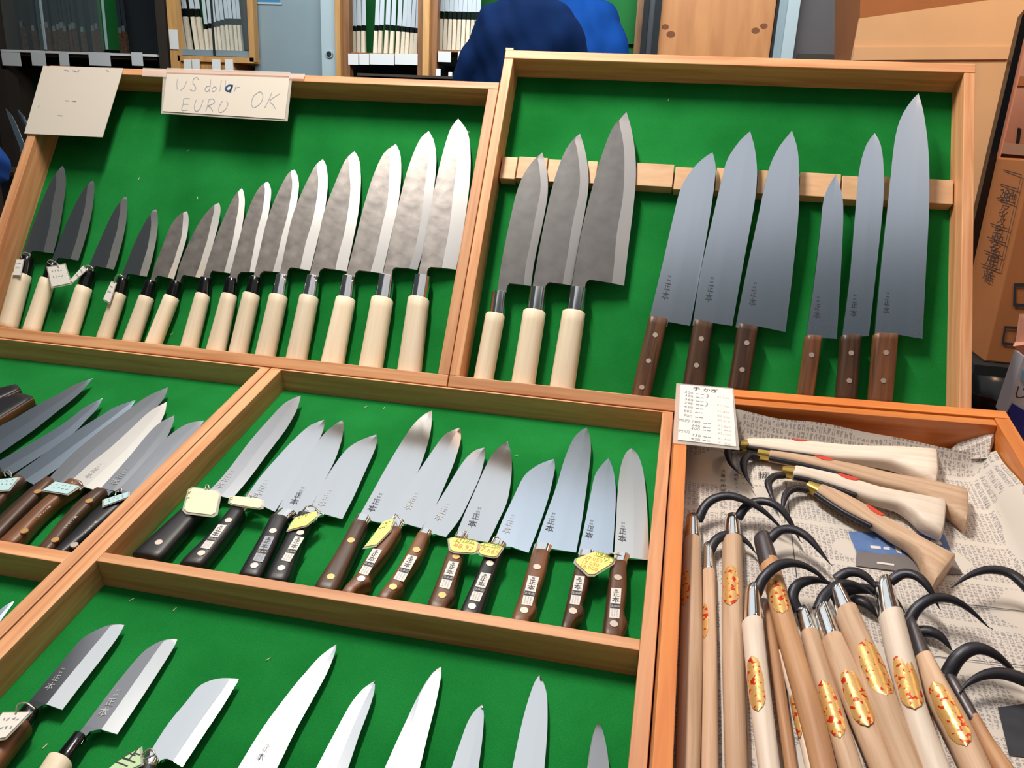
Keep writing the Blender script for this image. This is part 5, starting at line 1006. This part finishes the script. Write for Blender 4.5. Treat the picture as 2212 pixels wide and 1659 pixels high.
# --- cabinet B
t, o = cab('glass_cabinet', 'honey wood glass cabinet beside the grey sliding panel', 365, 548)
pbox('post', 364, 384, 0, 140, BY - .02, .05, cabl, t, o, PZ, ztop); pbox('post', 536, 548, 0, 130, BY - .02, .05, cabl, t, o, at(540, 134, BY)[2], ztop)
pbox('inner_post', 520, 536, 0, 122, BY + .18, .05, dkw, t, o, None, ztop)
pbox('sill', 384, 548, 122, 134, BY - .02, .3, cabl, t, o); pbox('track', 384, 540, 108, 121, BY + .0, .26, grey, t, o); pbox('back_panel', 380, 540, 0, 110, BY + .26, .02, green, t, o, None, ztop)
pbox('apron', 384, 505, 134, 170, BY + .0, .2, cabl, t, o); pbox('pane', 456, 536, 0, 108, BY - .012, .005, bgl, t, o, None, ztop); pbox('pane_edge', 457, 461, 0, 120, BY - .016, .006, dk, t, o, None, ztop)
zs = at(460, 108, BY)[2]
for k, px_ in enumerate([392, 404, 420, 432]):
    p = at(px_ + 8, 106, BY + .13); bgknife(f'long knife leaning in the honey wood cabinet, {ORD[k]} from left', 'leaning knives in the honey wood cabinet', p[0], BY + .13, zs + .002, .62, .030, -.10, 'horn', 'pale', 'bgblade')
for k in range(9):
    p = at(450 + 9 * k, 104, BY + .13); bgknife(f'plastic wrapped knife in the honey wood cabinet, {ORD[k]} from left', 'wrapped knives in the honey wood cabinet', p[0], BY + .13 + .004 * (k % 2), zs + .002, .40 + .018 * min(k, 5), .0225, -.05, 'horn', 'pale', 'bgblade')
pbox('price_label', 366, 384, 64, 106, BY - .03, .006, 'paper', t, o)
for a, b in ((397, 413), (415, 431), (458, 476), (486, 503)): pbox('price_label', a, b, 128, 152, BY - .03, .006, 'paper', t, o)
# --- grey panel and metal post
t, o = cab('sliding_panel', 'grey painted sliding panel with a round finger hole', 548, 726)
t['category'] = 'panel'
pbox('panel', 548, 696, 0, 170, BY + .05, .04, grey, t, o, PZ, ztop); pbox('stile', 694, 724, 0, 170, BY + .0, .06, lgrey, t, o, PZ, ztop); pbox('notice', 558, 604, -20, 5, BY + .045, .004, plain('blue_notice', lin(60, 120, 160), .5), t, o)
pbox('notice_holder', 556, 608, 5, 9, BY + .04, .008, lgrey, t, o)
c_ = at(712, 117, BY - .004)
for rr_, y0, y1, mt in ((.020, -.012, .0, lgrey), (.0145, -.016, -.011, dk)):
    V = [(c_[0] - o[0] + rr_ * math.cos(2 * math.pi * k / 20), y, c_[2] - o[2] + rr_ * math.sin(2 * math.pi * k / 20)) for y in (y0, y1) for k in range(20)]
    mk('finger_pull', V, [tuple(range(20)), tuple(range(20, 40))] + [(k, (k + 1) % 20, 20 + (k + 1) % 20, 20 + k) for k in range(20)], mt, t)
# --- cabinets C and D
t, o = cab('knife_cabinet', 'brown wood cabinet with two bays of pale handled knives', 724, 1085)
pbox('post', 724, 735, 0, 160, BY - .03, .05, cabl, t, o, PZ, ztop); pbox('post', 735, 755, 0, 160, BY, .05, cabw, t, o, PZ, ztop)
pbox('post', 902, 914, 0, 170, BY + .0, .05, cabw, t, o, PZ, ztop); pbox('post', 913, 927, 0, 170, BY - .03, .08, cabl, t, o, PZ, ztop); pbox('post', 927, 944, 0, 170, BY, .05, cabw, t, o, PZ, ztop); pbox('post', 1085, 1110, 0, 170, BY, .3, cabw, t, o, PZ, ztop)
pbox('back_panel', 750, 905, 0, 115, BY + .28, .02, green, t, o, None, ztop); pbox('back_panel', 940, 1090, 0, 115, BY + .28, .02, green, t, o, None, ztop)
pbox('shelf', 752, 904, 115, 121, BY + .01, .28, cabw, t, o); pbox('shelf', 944, 1086, 109, 114, BY + .01, .28, cabw, t, o); pbox('kick_panel', 750, 1086, 141, 230, BY + .2, .02, dk, t, o, PZ)
for a, b in ((752, 774), (776, 797), (798, 851), (853, 902)): pbox('shelf_label', a, b, 116, 140, BY - .005, .003, 'sticker', t, o)
for a, b, c in ((946, 974, 134), (989, 1014, 132)): pbox('shelf_label', a, b, 111, c, BY - .005, .003, 'sticker', t, o)
zs = at(830, 115, BY)[2]; zs2 = at(1000, 109, BY)[2]
for k, px_ in enumerate([756, 766, 776, 786, 811, 821, 834, 846, 859, 870, 879, 889, 897]):
    p = at(px_, 113, BY + .14); bgknife(f'pale handled knife in left bay of the brown cabinet, {ORD[k]} from left', 'knives in the left bay of the brown cabinet', p[0], BY + .14, zs + .002, .43 - .006 * abs(k - 6), .026, .0 if k < 4 else .05, 'horn', 'pale', 'bgblade')
for k in range(9):
    p = at(952 + 9.6 * k, 108, BY + .14); bgknife(f'bright bladed knife in right bay of the brown cabinet, {ORD[k]} from left', 'knives in the right bay of the brown cabinet', p[0], BY + .14, zs2 + .002, .56, .0245, .02, 'horn', 'pale', 'bgblade')
# things on the low counter below the right bay
lowz = at(970, 172, 4.2)[2]
t = thing('work_counter', 'dark work counter below the brown cabinet', 'counter', None, None, (at(960, 172, 4.2)[0], 4.2, PZ)); box('counter_body', -.45, .1, -.04, .2, 0, lowz - PZ, dk, t); box('counter_top', -.45, .1, -.06, .2, lowz - PZ, lowz - PZ + .012, dkw, t)
for lab_, a, b, c, d, mt in [('white paper slip propped on the low counter', 941, 951, 152, 168, 'paper'), ('small pale block on the low counter', 968, 976, 158, 168, 'paper')]:
    x0, x1, z0, z1 = bx_(a, b, c, d, 4.16); ob = bevel(box('paper_slip', x0, x1, 4.16, 4.175, lowz + .0125, lowz + .0125 + (z1 - z0), mt), .003); tag(ob, lab_, 'paper')
# --- green display wall, dark posts and timber panels on the right
t, o = cab('green_display_case', 'green backed display case behind the person in blue', 1235, 1385)
pbox('back_panel', 1150, 1380, 0, 130, BY + .1, .03, green, t, o, PZ, ztop); pbox('side_post', 1372, 1388, 0, 130, BY, .14, cabw, t, o, PZ, ztop); pbox('hanging_card', 1268, 1280, -14, 4, BY + .09, .006, 'paper', t, o); pbox('rail', 1310, 1372, 88, 95, BY + .07, .02, green, t, o)
t, o = cab('dark_door_post', 'dark grooved door post left of the timber panel', 1385, 1425); t['category'] = 'post'
for a, b, dd in ((1386, 1398, .0), (1398, 1410, .03), (1410, 1424, .0)): pbox('groove_strip', a, b, 0, 130, BY - .05 + dd, .1, dk if dd == 0 else plain('dark_slate', lin(52, 58, 66), .4), t, o, PZ, ztop)
def knot_wood():
    m = wood('knotty_board', lin(176, 112, 58), lin(196, 132, 74), (18, 18, 3)); return m
kw = knot_wood(); t, o = cab('timber_panel', 'light brown timber panel with dark knots', 1424, 1668); t['category'] = 'panel'
pbox('board', 1424, 1668, 0, 140, BY - .02, .04, kw, t, o, PZ, ztop)
for (a, b, r_) in ((1437, 58, .018), (1449, 74, .022), (1632, 66, .020), (1650, 56, .018)):
    c_ = at(a, b, BY - .023); V = [(c_[0] - o[0] + r_ * math.cos(2 * math.pi * k / 16), -.0215, c_[2] - o[2] + .7 * r_ * math.sin(2 * math.pi * k / 16)) for k in range(16)]
    mk('knot', V + [(v[0], -.019, v[2]) for v in V], [tuple(range(16)), tuple(range(16, 32))] + [(k, (k + 1) % 16, 16 + (k + 1) % 16, 16 + k) for k in range(16)], plain('dark_knot', lin(120, 66, 30), .7), t)
t, o = cab('metal_door_frame', 'pale metal door frame right of the timber panel', 1666, 1724); t['category'] = 'frame'
pbox('jamb', 1671, 1676, 0, 140, BY - .06, .1, dk, t, o, PZ, ztop); pbox('jamb', 1676, 1694, 0, 140, BY - .08, .1, grey, t, o, PZ, ztop); pbox('jamb', 1694, 1720, 0, 140, BY - .1, .12, lgrey, t, o, PZ, ztop)
t, o = cab('charcoal_door', 'dark grey door panel behind the leaning cardboard', 1722, 1870); t['category'] = 'door'
pbox('panel', 1720, 1900, 0, 140, BY - .04, .04, plain('charcoal_panel', lin(84, 78, 80), .6, var=.1, vscale=6), t, o, PZ, ztop); pbox('bottom_trim', 1720, 1900, 118, 140, BY - .05, .01, dkw, t, o)

# --- right side: cardboard, pole, cartons
def slab(name, pts, Y, dep, mat, parent, o, Ys=None):
    q = [at(a, b, (Ys[i] if Ys else Y)) - np.array(o) for i, (a, b) in enumerate(pts)]; n = len(q)
    v = [tuple(p) for p in q] + [(p[0], p[1] + dep, p[2]) for p in q]
    return mk(name, v, [tuple(range(n)), tuple(range(n, 2 * n))] + [(i, (i + 1) % n, n + (i + 1) % n, n + i) for i in range(n)], mat, parent)
cb = plain('cardboard', lin(224, 182, 140), .75, var=.1, vscale=9); cbd = plain('brown_cardboard', lin(176, 112, 66), .75, var=.12, vscale=9); pinkc = plain('pink_carton', lin(206, 150, 130), .75, var=.1, vscale=9)
o = tuple(at(2000, 500, 1.75)); o = (o[0], o[1], 0.0)
t = thing('cardboard_sheet', 'large pale cardboard sheet leaning behind the upper right box', 'cardboard', None, None, o)
slab('sheet', [(1856, 40), (2220, -12), (2225, 60), (2110, 500), (2060, 1100), (1790, 1100), (1839, 128)], 1.75, .006, cb, t, o); slab('taped_flap', [(1846, 102), (2190, 101), (2178, 128), (1842, 130)], 1.745, .004, cb, t, o)
o2 = tuple(at(2000, 500, 1.9)); o2 = (o2[0], o2[1], 0.0)
t = thing('brown_carton', 'brown carton standing behind the leaning cardboard sheet', 'carton', None, None, o2)
slab('front', [(1862, -160), (2126, -200), (2126, 60), (1856, 100)], 1.9, .3, cbd, t, o2); slab('body', [(1856, 100), (2126, 60), (1990, 1300), (1780, 1300)], 1.9, .3, cbd, t, o2)
o3 = tuple(at(2140, 300, 1.60)); t = thing('black_pole', 'black slanting pole with a pale strip beside the cardboard', 'pole', None, None, (o3[0], o3[1], 0.0)); o3 = (o3[0], o3[1], 0.0)
slab('pole', [(2208, 34), (2228, 10), (2115, 505), (2040, 1000), (2022, 1000), (2095, 520)], 1.60, .02, 'horn', t, o3); slab('pale_strip', [(2226, 22), (2236, 26), (2130, 470), (2072, 830), (2062, 820), (2114, 500)], 1.605, .012, pinkc, t, o3)
# pinkish stack on the far right
o4 = tuple(at(2180, 300, 1.95)); o4 = (o4[0], o4[1], 0.0); t = thing('pink_cartons', 'stack of pink cartons at the right photo edge', 'cartons', None, None, o4)
slab('carton_face', [(2130, -100), (2420, -100), (2420, 330), (2090, 330)], 1.95, .25, pinkc, t, o4); slab('carton_lip', [(2146, 306), (2420, 330), (2420, 356), (2146, 330)], 1.90, .05, plain('pale_lip', lin(226, 190, 170), .7), t, o4)
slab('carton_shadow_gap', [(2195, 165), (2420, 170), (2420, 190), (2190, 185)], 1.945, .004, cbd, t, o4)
slab('lower_carton', [(2090, 330), (2420, 330), (2380, 1300), (2000, 1300)], 1.95, .25, cbd, t, o4)
slab('hand_slot', [(2200, 276), (2207, 278), (2202, 312), (2196, 310)], 1.946, .004, dk, t, o4)
# printed carton leaning in the shade
o5 = tuple(at(2160, 560, 1.45)); o5 = (o5[0], o5[1], 0.0); t = thing('printed_carton', 'leaning brown carton printed with a boxed column of Japanese text', 'carton', None, None, o5)
A_, B_, C_, D_ = (2152, 332), (2225, 352), (2128, 770), (2052, 740)
bevel(box('carton_body', .5375 - o5[0], .80 - o5[0], 1.45 - o5[1], 1.63 - o5[1], .8120, 1.145, cbd, t), .003)
FC = Frame(o5, (1, 0, 0), (0, 1, 0), (0, 0, 1))
def sidept(u, v):   # on the side face, u across 0..1, v down 0..1
    a = at(*A_, 1.62) * (1 - u) * (1 - v) + at(*B_, 1.45) * u * (1 - v) + at(*C_, 1.45) * u * v + at(*D_, 1.62) * (1 - u) * v; return a - np.array(o5)
nrm = np.cross(sidept(1, .5) - sidept(0, .5), sidept(.5, 0) - sidept(.5, 1)); nrm /= np.linalg.norm(nrm)
if nrm[0] > 0: nrm = -nrm
def sidequad(name, u0, u1, v0, v1, mat): mk(name, [tuple(sidept(a, b) + nrm * .004) for a, b in ((u0, v0), (u1, v0), (u1, v1), (u0, v1))], [(0, 1, 2, 3)], mat, t)
for v0 in (.06, .13, .20, .33, .40, .47, .54): sidequad('print_rule', .40, .93, v0, v0 + .005, 'ink')
sidequad('print_rule', .92, .935, .06, .545, 'ink'); 
V, Fc = [], []
for ch, u_, v_, h_ in [('284', .67, .17, .022), ('ア', .66, .235, .02), ('イ', .66, .265, .02), ('ス', .66, .30, .02), ('品', .66, .365, .024), ('名', .66, .435, .024), ('用', .66, .505, .026), ('途', .66, .58, .024)]:
    g, fc, w_, hh_ = glyphs(ch); c0 = sidept(u_, v_) + nrm * .0045; ux = sidept(1, .5) - sidept(0, .5); ux /= np.linalg.norm(ux); uy = np.cross(nrm, ux); uy = uy if uy[2] > 0 else -uy; b = len(V)
    V += [tuple(c0 + ux * p[0] * h_ * 2.0 + uy * p[1] * h_) for p in g]; Fc += [tuple(i + b for i in q) for q in fc]
mk('print_text', V, Fc, 'ink', t)
for q in ([(2190, 612), (2230, 612), (2228, 664), (2188, 662)], [(2170, 704), (2202, 706), (2196, 748), (2163, 744)]):
    q_ = [at(a, b, 1.447) - np.array(o5) for a, b in q]; cn = sum(q_) / 4; inner = [cn + (p - cn) * .72 for p in q_]
    V = [tuple(p) for p in q_] + [tuple(p) for p in inner]; mk('print_frame', V, [(i, (i + 1) % 4, 4 + (i + 1) % 4, 4 + i) for i in range(4)], 'ink', t)
# black bowl behind the hook tray
p = at(2165, 850, 1.28); t = thing('black_bowl', 'glossy black round bowl between the upper box and the printed carton', 'bowl', None, None, (p[0], 1.28, p[2] - .055))
prof = [(.0, 0), (.03, .0), (.05, .01), (.068, .035), (.072, .06), (.070, .063), (.062, .055), (.045, .02), (.0, .012)]
V, Fc = [], []
for k in range(32):
    a = 2 * math.pi * k / 32
    for r_, z_ in prof: V.append((r_ * math.cos(a), r_ * math.sin(a), z_))
n = len(prof)
for k in range(32):
    for i in range(n - 1): Fc.append((k * n + i, ((k + 1) % 32) * n + i, ((k + 1) % 32) * n + i + 1, k * n + i + 1))
sharp(mk('bowl_body', V, Fc, 'horn', t), 50)
st = thing('bowl_shelf', 'dark shelf carrying the black bowl behind the trays', 'shelf', None, None, (p[0] + .1, 1.3, 0.0)); box('shelf_board', -.14, .5, -.10, .09, p[2] - .075, p[2] - .0555, dk, st); box('shelf_panel', -.12, .48, -.08, .07, 0, p[2] - .075, dk, st)
st2 = thing('carton_shelf', 'dark shelf under the printed carton', 'shelf', None, None, (.68, 1.55, 0.0)); box('shelf_board', -.165, .25, -.125, .12, .79, .8115, dk, st2); box('shelf_panel', -.15, .24, -.11, .11, 0, .79, dk, st2)
# printed white and blue bag at the right edge
o6 = tuple(at(2190, 880, 1.02)); t = thing('printed_bag', 'white plastic bag with blue stripes and hiragana print at the right edge', 'bag', None, None, o6)
wb = plain('white_bag_plastic', lin(206, 212, 226), .35); bb_ = plain('bag_blue_print', lin(24, 40, 150), .4); lb = plain('bag_light_blue', lin(130, 180, 220), .4)
slab('bag_body', [(2212, 770), (2460, 800), (2460, 1020), (2228, 1012), (2170, 895)], 1.02, .03, wb, t, o6)
slab('blue_stripe', [(2188, 872), (2260, 915), (2260, 960), (2175, 895)], 1.018, .004, bb_, t, o6); slab('blue_stripe', [(2180, 888), (2195, 905), (2240, 960), (2212, 955), (2186, 925)], 1.0165, .004, bb_, t, o6)
slab('light_patch', [(2209, 800), (2240, 806), (2240, 830), (2205, 822)], 1.018, .004, lb, t, o6)
g, fc, w_, hh_ = glyphs('じ'); c0 = at(2207, 848, 1.0165) - np.array(o6); mk('bag_letter', [(c0[0] + p_[0] * .018, c0[1], c0[2] + p_[1] * .018) for p_ in g], fc, 'ink', t)
tl_ = thing('crumpled_paper', 'torn pale paper scrap on the white and blue bag', 'paper', None, None, tuple(at(2205, 745, 1.0)))
V = [at(a, b, y) - at(2205, 745, 1.0) for a, b, y in [(2204, 680, 1.0), (2240, 676, 1.02), (2240, 740, .99), (2196, 738, 1.0), (2190, 748, .98), (2212, 768, .99), (2240, 775, 1.0)]]
mk('scrap', [tuple(v) for v in V] + [(v[0], v[1] + .003, v[2]) for v in V], [(0, 1, 2, 3), (3, 2, 6, 5, 4), (7, 8, 9, 10), (10, 9, 13, 12, 11), (0, 3, 10, 7), (3, 4, 11, 10), (4, 5, 12, 11), (5, 6, 13, 12)], pinkc, tl_)

# ================================================================== people seen from behind
def skin(name, pts, edges, rad, mat, parent=None, sub=2, root=0):
    me = bpy.data.meshes.new(name); me.from_pydata(pts, edges, []); ob = bpy.data.objects.new(name, me); COL.objects.link(ob)
    sm = ob.modifiers.new('skin', 'SKIN'); sm.use_smooth_shade = True
    for i, sv in enumerate(me.skin_vertices[0].data): sv.radius = rad[i] if isinstance(rad[i], tuple) else (rad[i], rad[i]); sv.use_root = (i == root)
    ss = ob.modifiers.new('sub', 'SUBSURF'); ss.levels = sub; ss.render_levels = sub
    dg = bpy.context.evaluated_depsgraph_get(); m2 = bpy.data.meshes.new_from_object(ob.evaluated_get(dg)); ob.modifiers.clear(); ob.data = m2
    m2.materials.clear(); m2.materials.append(mat)
    for p in m2.polygons: p.use_smooth = True
    if parent: ob.parent = parent
    return ob
skinm = plain('skin', lin(206, 160, 132), .55); hairm = plain('dark_hair', lin(28, 24, 24), .6, bump=.3, vscale=90); trous = plain('dark_trousers', lin(30, 34, 44), .8); shoe = plain('dark_shoe', lin(24, 22, 22), .6)
def person(label, px_, py_, Y, base, hgt, rot, jmat, arm_l, lean=0.0):
    """standing figure; origin at the feet; x right, y away from the viewer"""
    k = hgt / 1.70; x0 = at(px_, py_, Y)[0]
    J_ = {'pel': (0, 0, .92), 'sp': (0, .01 + lean * .3, 1.10), 'ch': (0, .02 + lean * .7, 1.27), 'nb': (0, .03 + lean, 1.42), 'nk': (0, .045 + lean * 1.1, 1.49), 'hd': (0, .07 + lean * 1.25, 1.60), 'top': (0, .07 + lean * 1.3, 1.655)}
    for s, n in ((-1, 'l'), (1, 'r')):
        J_['hip' + n] = (s * .09, 0, .88); J_['kn' + n] = (s * .10, .02, .48); J_['an' + n] = (s * .10, -.02, .09); J_['to' + n] = (s * .12, .13, .035)
        J_['sh' + n] = (s * .160, .02 + lean, 1.37)
    J_['ell'] = arm_l[0]; J_['wrl'] = arm_l[1]; J_['elr'] = (.25, .05, 1.12); J_['wrr'] = (.20, .22, .98)
    names = list(J_); idx = {n: i for i, n in enumerate(names)}
    ed = [('pel', 'sp'), ('sp', 'ch'), ('ch', 'nb'), ('nb', 'nk'), ('nk', 'hd'), ('hd', 'top')]
    for n in 'lr': ed += [('pel', 'hip' + n), ('hip' + n, 'kn' + n), ('kn' + n, 'an' + n), ('an' + n, 'to' + n), ('nb', 'sh' + n), ('sh' + n, 'el' + n), ('el' + n, 'wr' + n)]
    R_ = dict(pel=.12, sp=.11, ch=.12, nb=.06, nk=.05, hd=.088, top=.06, hipl=.09, hipr=.09, knl=.058, knr=.058, anl=.04, anr=.04, tol=.035, tor=.035, shl=.045, shr=.045, ell=.042, elr=.042, wrl=.03, wrr=.03)
    root = skin('person', [tuple(c * k for c in J_[n]) for n in names], [(idx[a], idx[b]) for a, b in ed], [R_[n] * k for n in names], skinm, None)
    root.location = (x0, Y, base); root.rotation_euler = (0, 0, rot); tag(root, label, 'person')
    def part(nm, ns, es, rr_, mat, extra=None):
        ii = {n: i for i, n in enumerate(ns)}; src = dict(J_); src.update(extra or {})
        return skin(nm, [tuple(c * k for c in src[n]) for n in ns], [(ii[a], ii[b]) for a, b in es], [tuple(q * k for q in r_) if isinstance(r_, tuple) else r_ * k for r_ in rr_], mat, root)
    bmj = bmesh.new()
    def ringloft(secs):
        rows = [[bmj.verts.new(Vector(p) * k) for p in q] for q in secs]; m_ = len(rows[0])
        for i in range(len(rows) - 1):
            for j in range(m_): bmj.faces.new((rows[i][j], rows[i][(j + 1) % m_], rows[i + 1][(j + 1) % m_], rows[i + 1][j]))
        bmj.faces.new(rows[0][::-1]); bmj.faces.new(rows[-1])
    prof = [(.80, .185, .135), (.95, .19, .14), (1.10, .19, .145), (1.24, .205, .15), (1.33, .22, .142), (1.385, .215, .122), (1.43, .175, .105), (1.465, .105, .088), (1.51, .075, .075)]
    ringloft([[(a_ * math.cos(2 * math.pi * j / 24), .02 + lean * sst((z_ - .9) / .5) + b_ * math.sin(2 * math.pi * j / 24), z_) for j in range(24)] for z_, a_, b_ in prof])
    for n, e_, w_ in (('l', arm_l[0], arm_l[1]), ('r', J_['elr'], J_['wrr'])):
        s0 = np.array(J_['sh' + n]) + np.array([0, 0, -.045]); e_, w_ = np.array(e_), np.array(w_); mid_ = [s0, s0 * .5 + e_ * .5, e_, e_ * .5 + w_ * .5, e_ * .1 + w_ * .9]; rr_ = [.075, .07, .062, .056, .05]; secs = []
        for i_, (c_, r_) in enumerate(zip(mid_, rr_)):
            d_ = mid_[min(4, i_ + 1)] - mid_[max(0, i_ - 1)]; d_ /= np.linalg.norm(d_); sx_ = np.cross(d_, (0, 1., 0)); sx_ /= np.linalg.norm(sx_); sy_ = np.cross(sx_, d_)
            secs.append([tuple(c_ + sx_ * r_ * math.cos(2 * math.pi * j / 14) + sy_ * r_ * math.sin(2 * math.pi * j / 14)) for j in range(14)])
        ringloft(secs)
    bmesh.ops.recalc_face_normals(bmj, faces=bmj.faces); mj = bpy.data.meshes.new('jacket'); bmj.to_mesh(mj); bmj.free(); jo = bpy.data.objects.new('jacket', mj); COL.objects.link(jo)
    rm_ = jo.modifiers.new('r', 'REMESH'); rm_.mode = 'VOXEL'; rm_.voxel_size = .014; sm_ = jo.modifiers.new('s', 'SMOOTH'); sm_.factor = .5; sm_.iterations = 6
    dg = bpy.context.evaluated_depsgraph_get(); m2 = bpy.data.meshes.new_from_object(jo.evaluated_get(dg)); jo.modifiers.clear(); jo.data = m2; m2.materials.clear(); m2.materials.append(jmat)
    rj = random.Random(3)
    for v in m2.vertices:     # folds in the cloth
        c = v.co; v.co += v.normal * (.006 * math.sin(c.x * 38 + c.z * 14) + .005 * math.sin(c.z * 31 - c.x * 22 + 1.3) + .003 * math.sin(c.x * 75 + c.z * 40))
    for p in m2.polygons: p.use_smooth = True
    jo.parent = root
    part('trousers', ['pel', 'hipl', 'hipr', 'knl', 'knr', 'anl', 'anr'], [('pel', 'hipl'), ('pel', 'hipr'), ('hipl', 'knl'), ('hipr', 'knr'), ('knl', 'anl'), ('knr', 'anr')], [.145, .108, .108, .078, .078, .066, .066], trous)
    for n in 'lr': part('shoe', ['an' + n, 'to' + n], [('an' + n, 'to' + n)], [.055, .045], shoe)
    part('hair', ['hd', 'top'], [('hd', 'top')], [.098, .074], hairm)
    for n, w_, e_ in (('l', arm_l[1], arm_l[0]), ('r', J_['wrr'], J_['elr'])):
        w_, e_ = np.array(w_), np.array(e_); d = (w_ - e_) / np.linalg.norm(w_ - e_); sd = np.cross(d, (0, 0, 1.)); sd /= np.linalg.norm(sd); dn_ = np.cross(sd, d)
        P, Ed, Rr = [tuple(w_ * k), tuple((w_ + d * .05) * k)], [(0, 1)], [.028 * k, .032 * k]
        for q, (off, ln) in enumerate(((-.026, .062), (-.009, .074), (.009, .070), (.026, .055))):
            a = len(P); P += [tuple((w_ + d * .085 + sd * off) * k), tuple((w_ + d * (.085 + ln * .55) + sd * off * 1.1 - dn_ * .012) * k), tuple((w_ + d * (.085 + ln * .85) + sd * off * 1.1 - dn_ * .034) * k)]; Ed += [(1, a), (a, a + 1), (a + 1, a + 2)]; Rr += [.0105 * k, .0092 * k, .0078 * k]
        a = len(P); P += [tuple((w_ + d * .045 + sd * .040) * k), tuple((w_ + d * .085 + sd * .058 - dn_ * .012) * k)]; Ed += [(1, a), (a, a + 1)]; Rr += [.011 * k, .0085 * k]
        skin('hand', P, Ed, Rr, skinm, root)
    return root
navy = plain('dark_blue_jacket', lin(3, 28, 66), .85, spec=.1, var=.3, vscale=9, bump=.6); blue = plain('bright_blue_jacket', lin(12, 60, 128), .85, spec=.1, var=.25, vscale=9, bump=.6)
zc = at(1140, 34, 3.4)[2]      # shoulder level of the near figure
person('person seen from behind in a dark navy work jacket', 1132, 60, 3.4, PZ, (zc - PZ) / 1.40 * 1.70, 0.0, navy, ((-.235, .03, 1.13), (-.25, .14, .93)), lean=.03)
person('second person in a brighter blue jacket just beyond the navy one', 1222, 60, 3.95, PZ, (at(1210, 12, 3.95)[2] - PZ) / 1.42 * 1.70, -.3, blue, ((-.25, .06, 1.13), (-.22, .2, .98)), lean=.05)
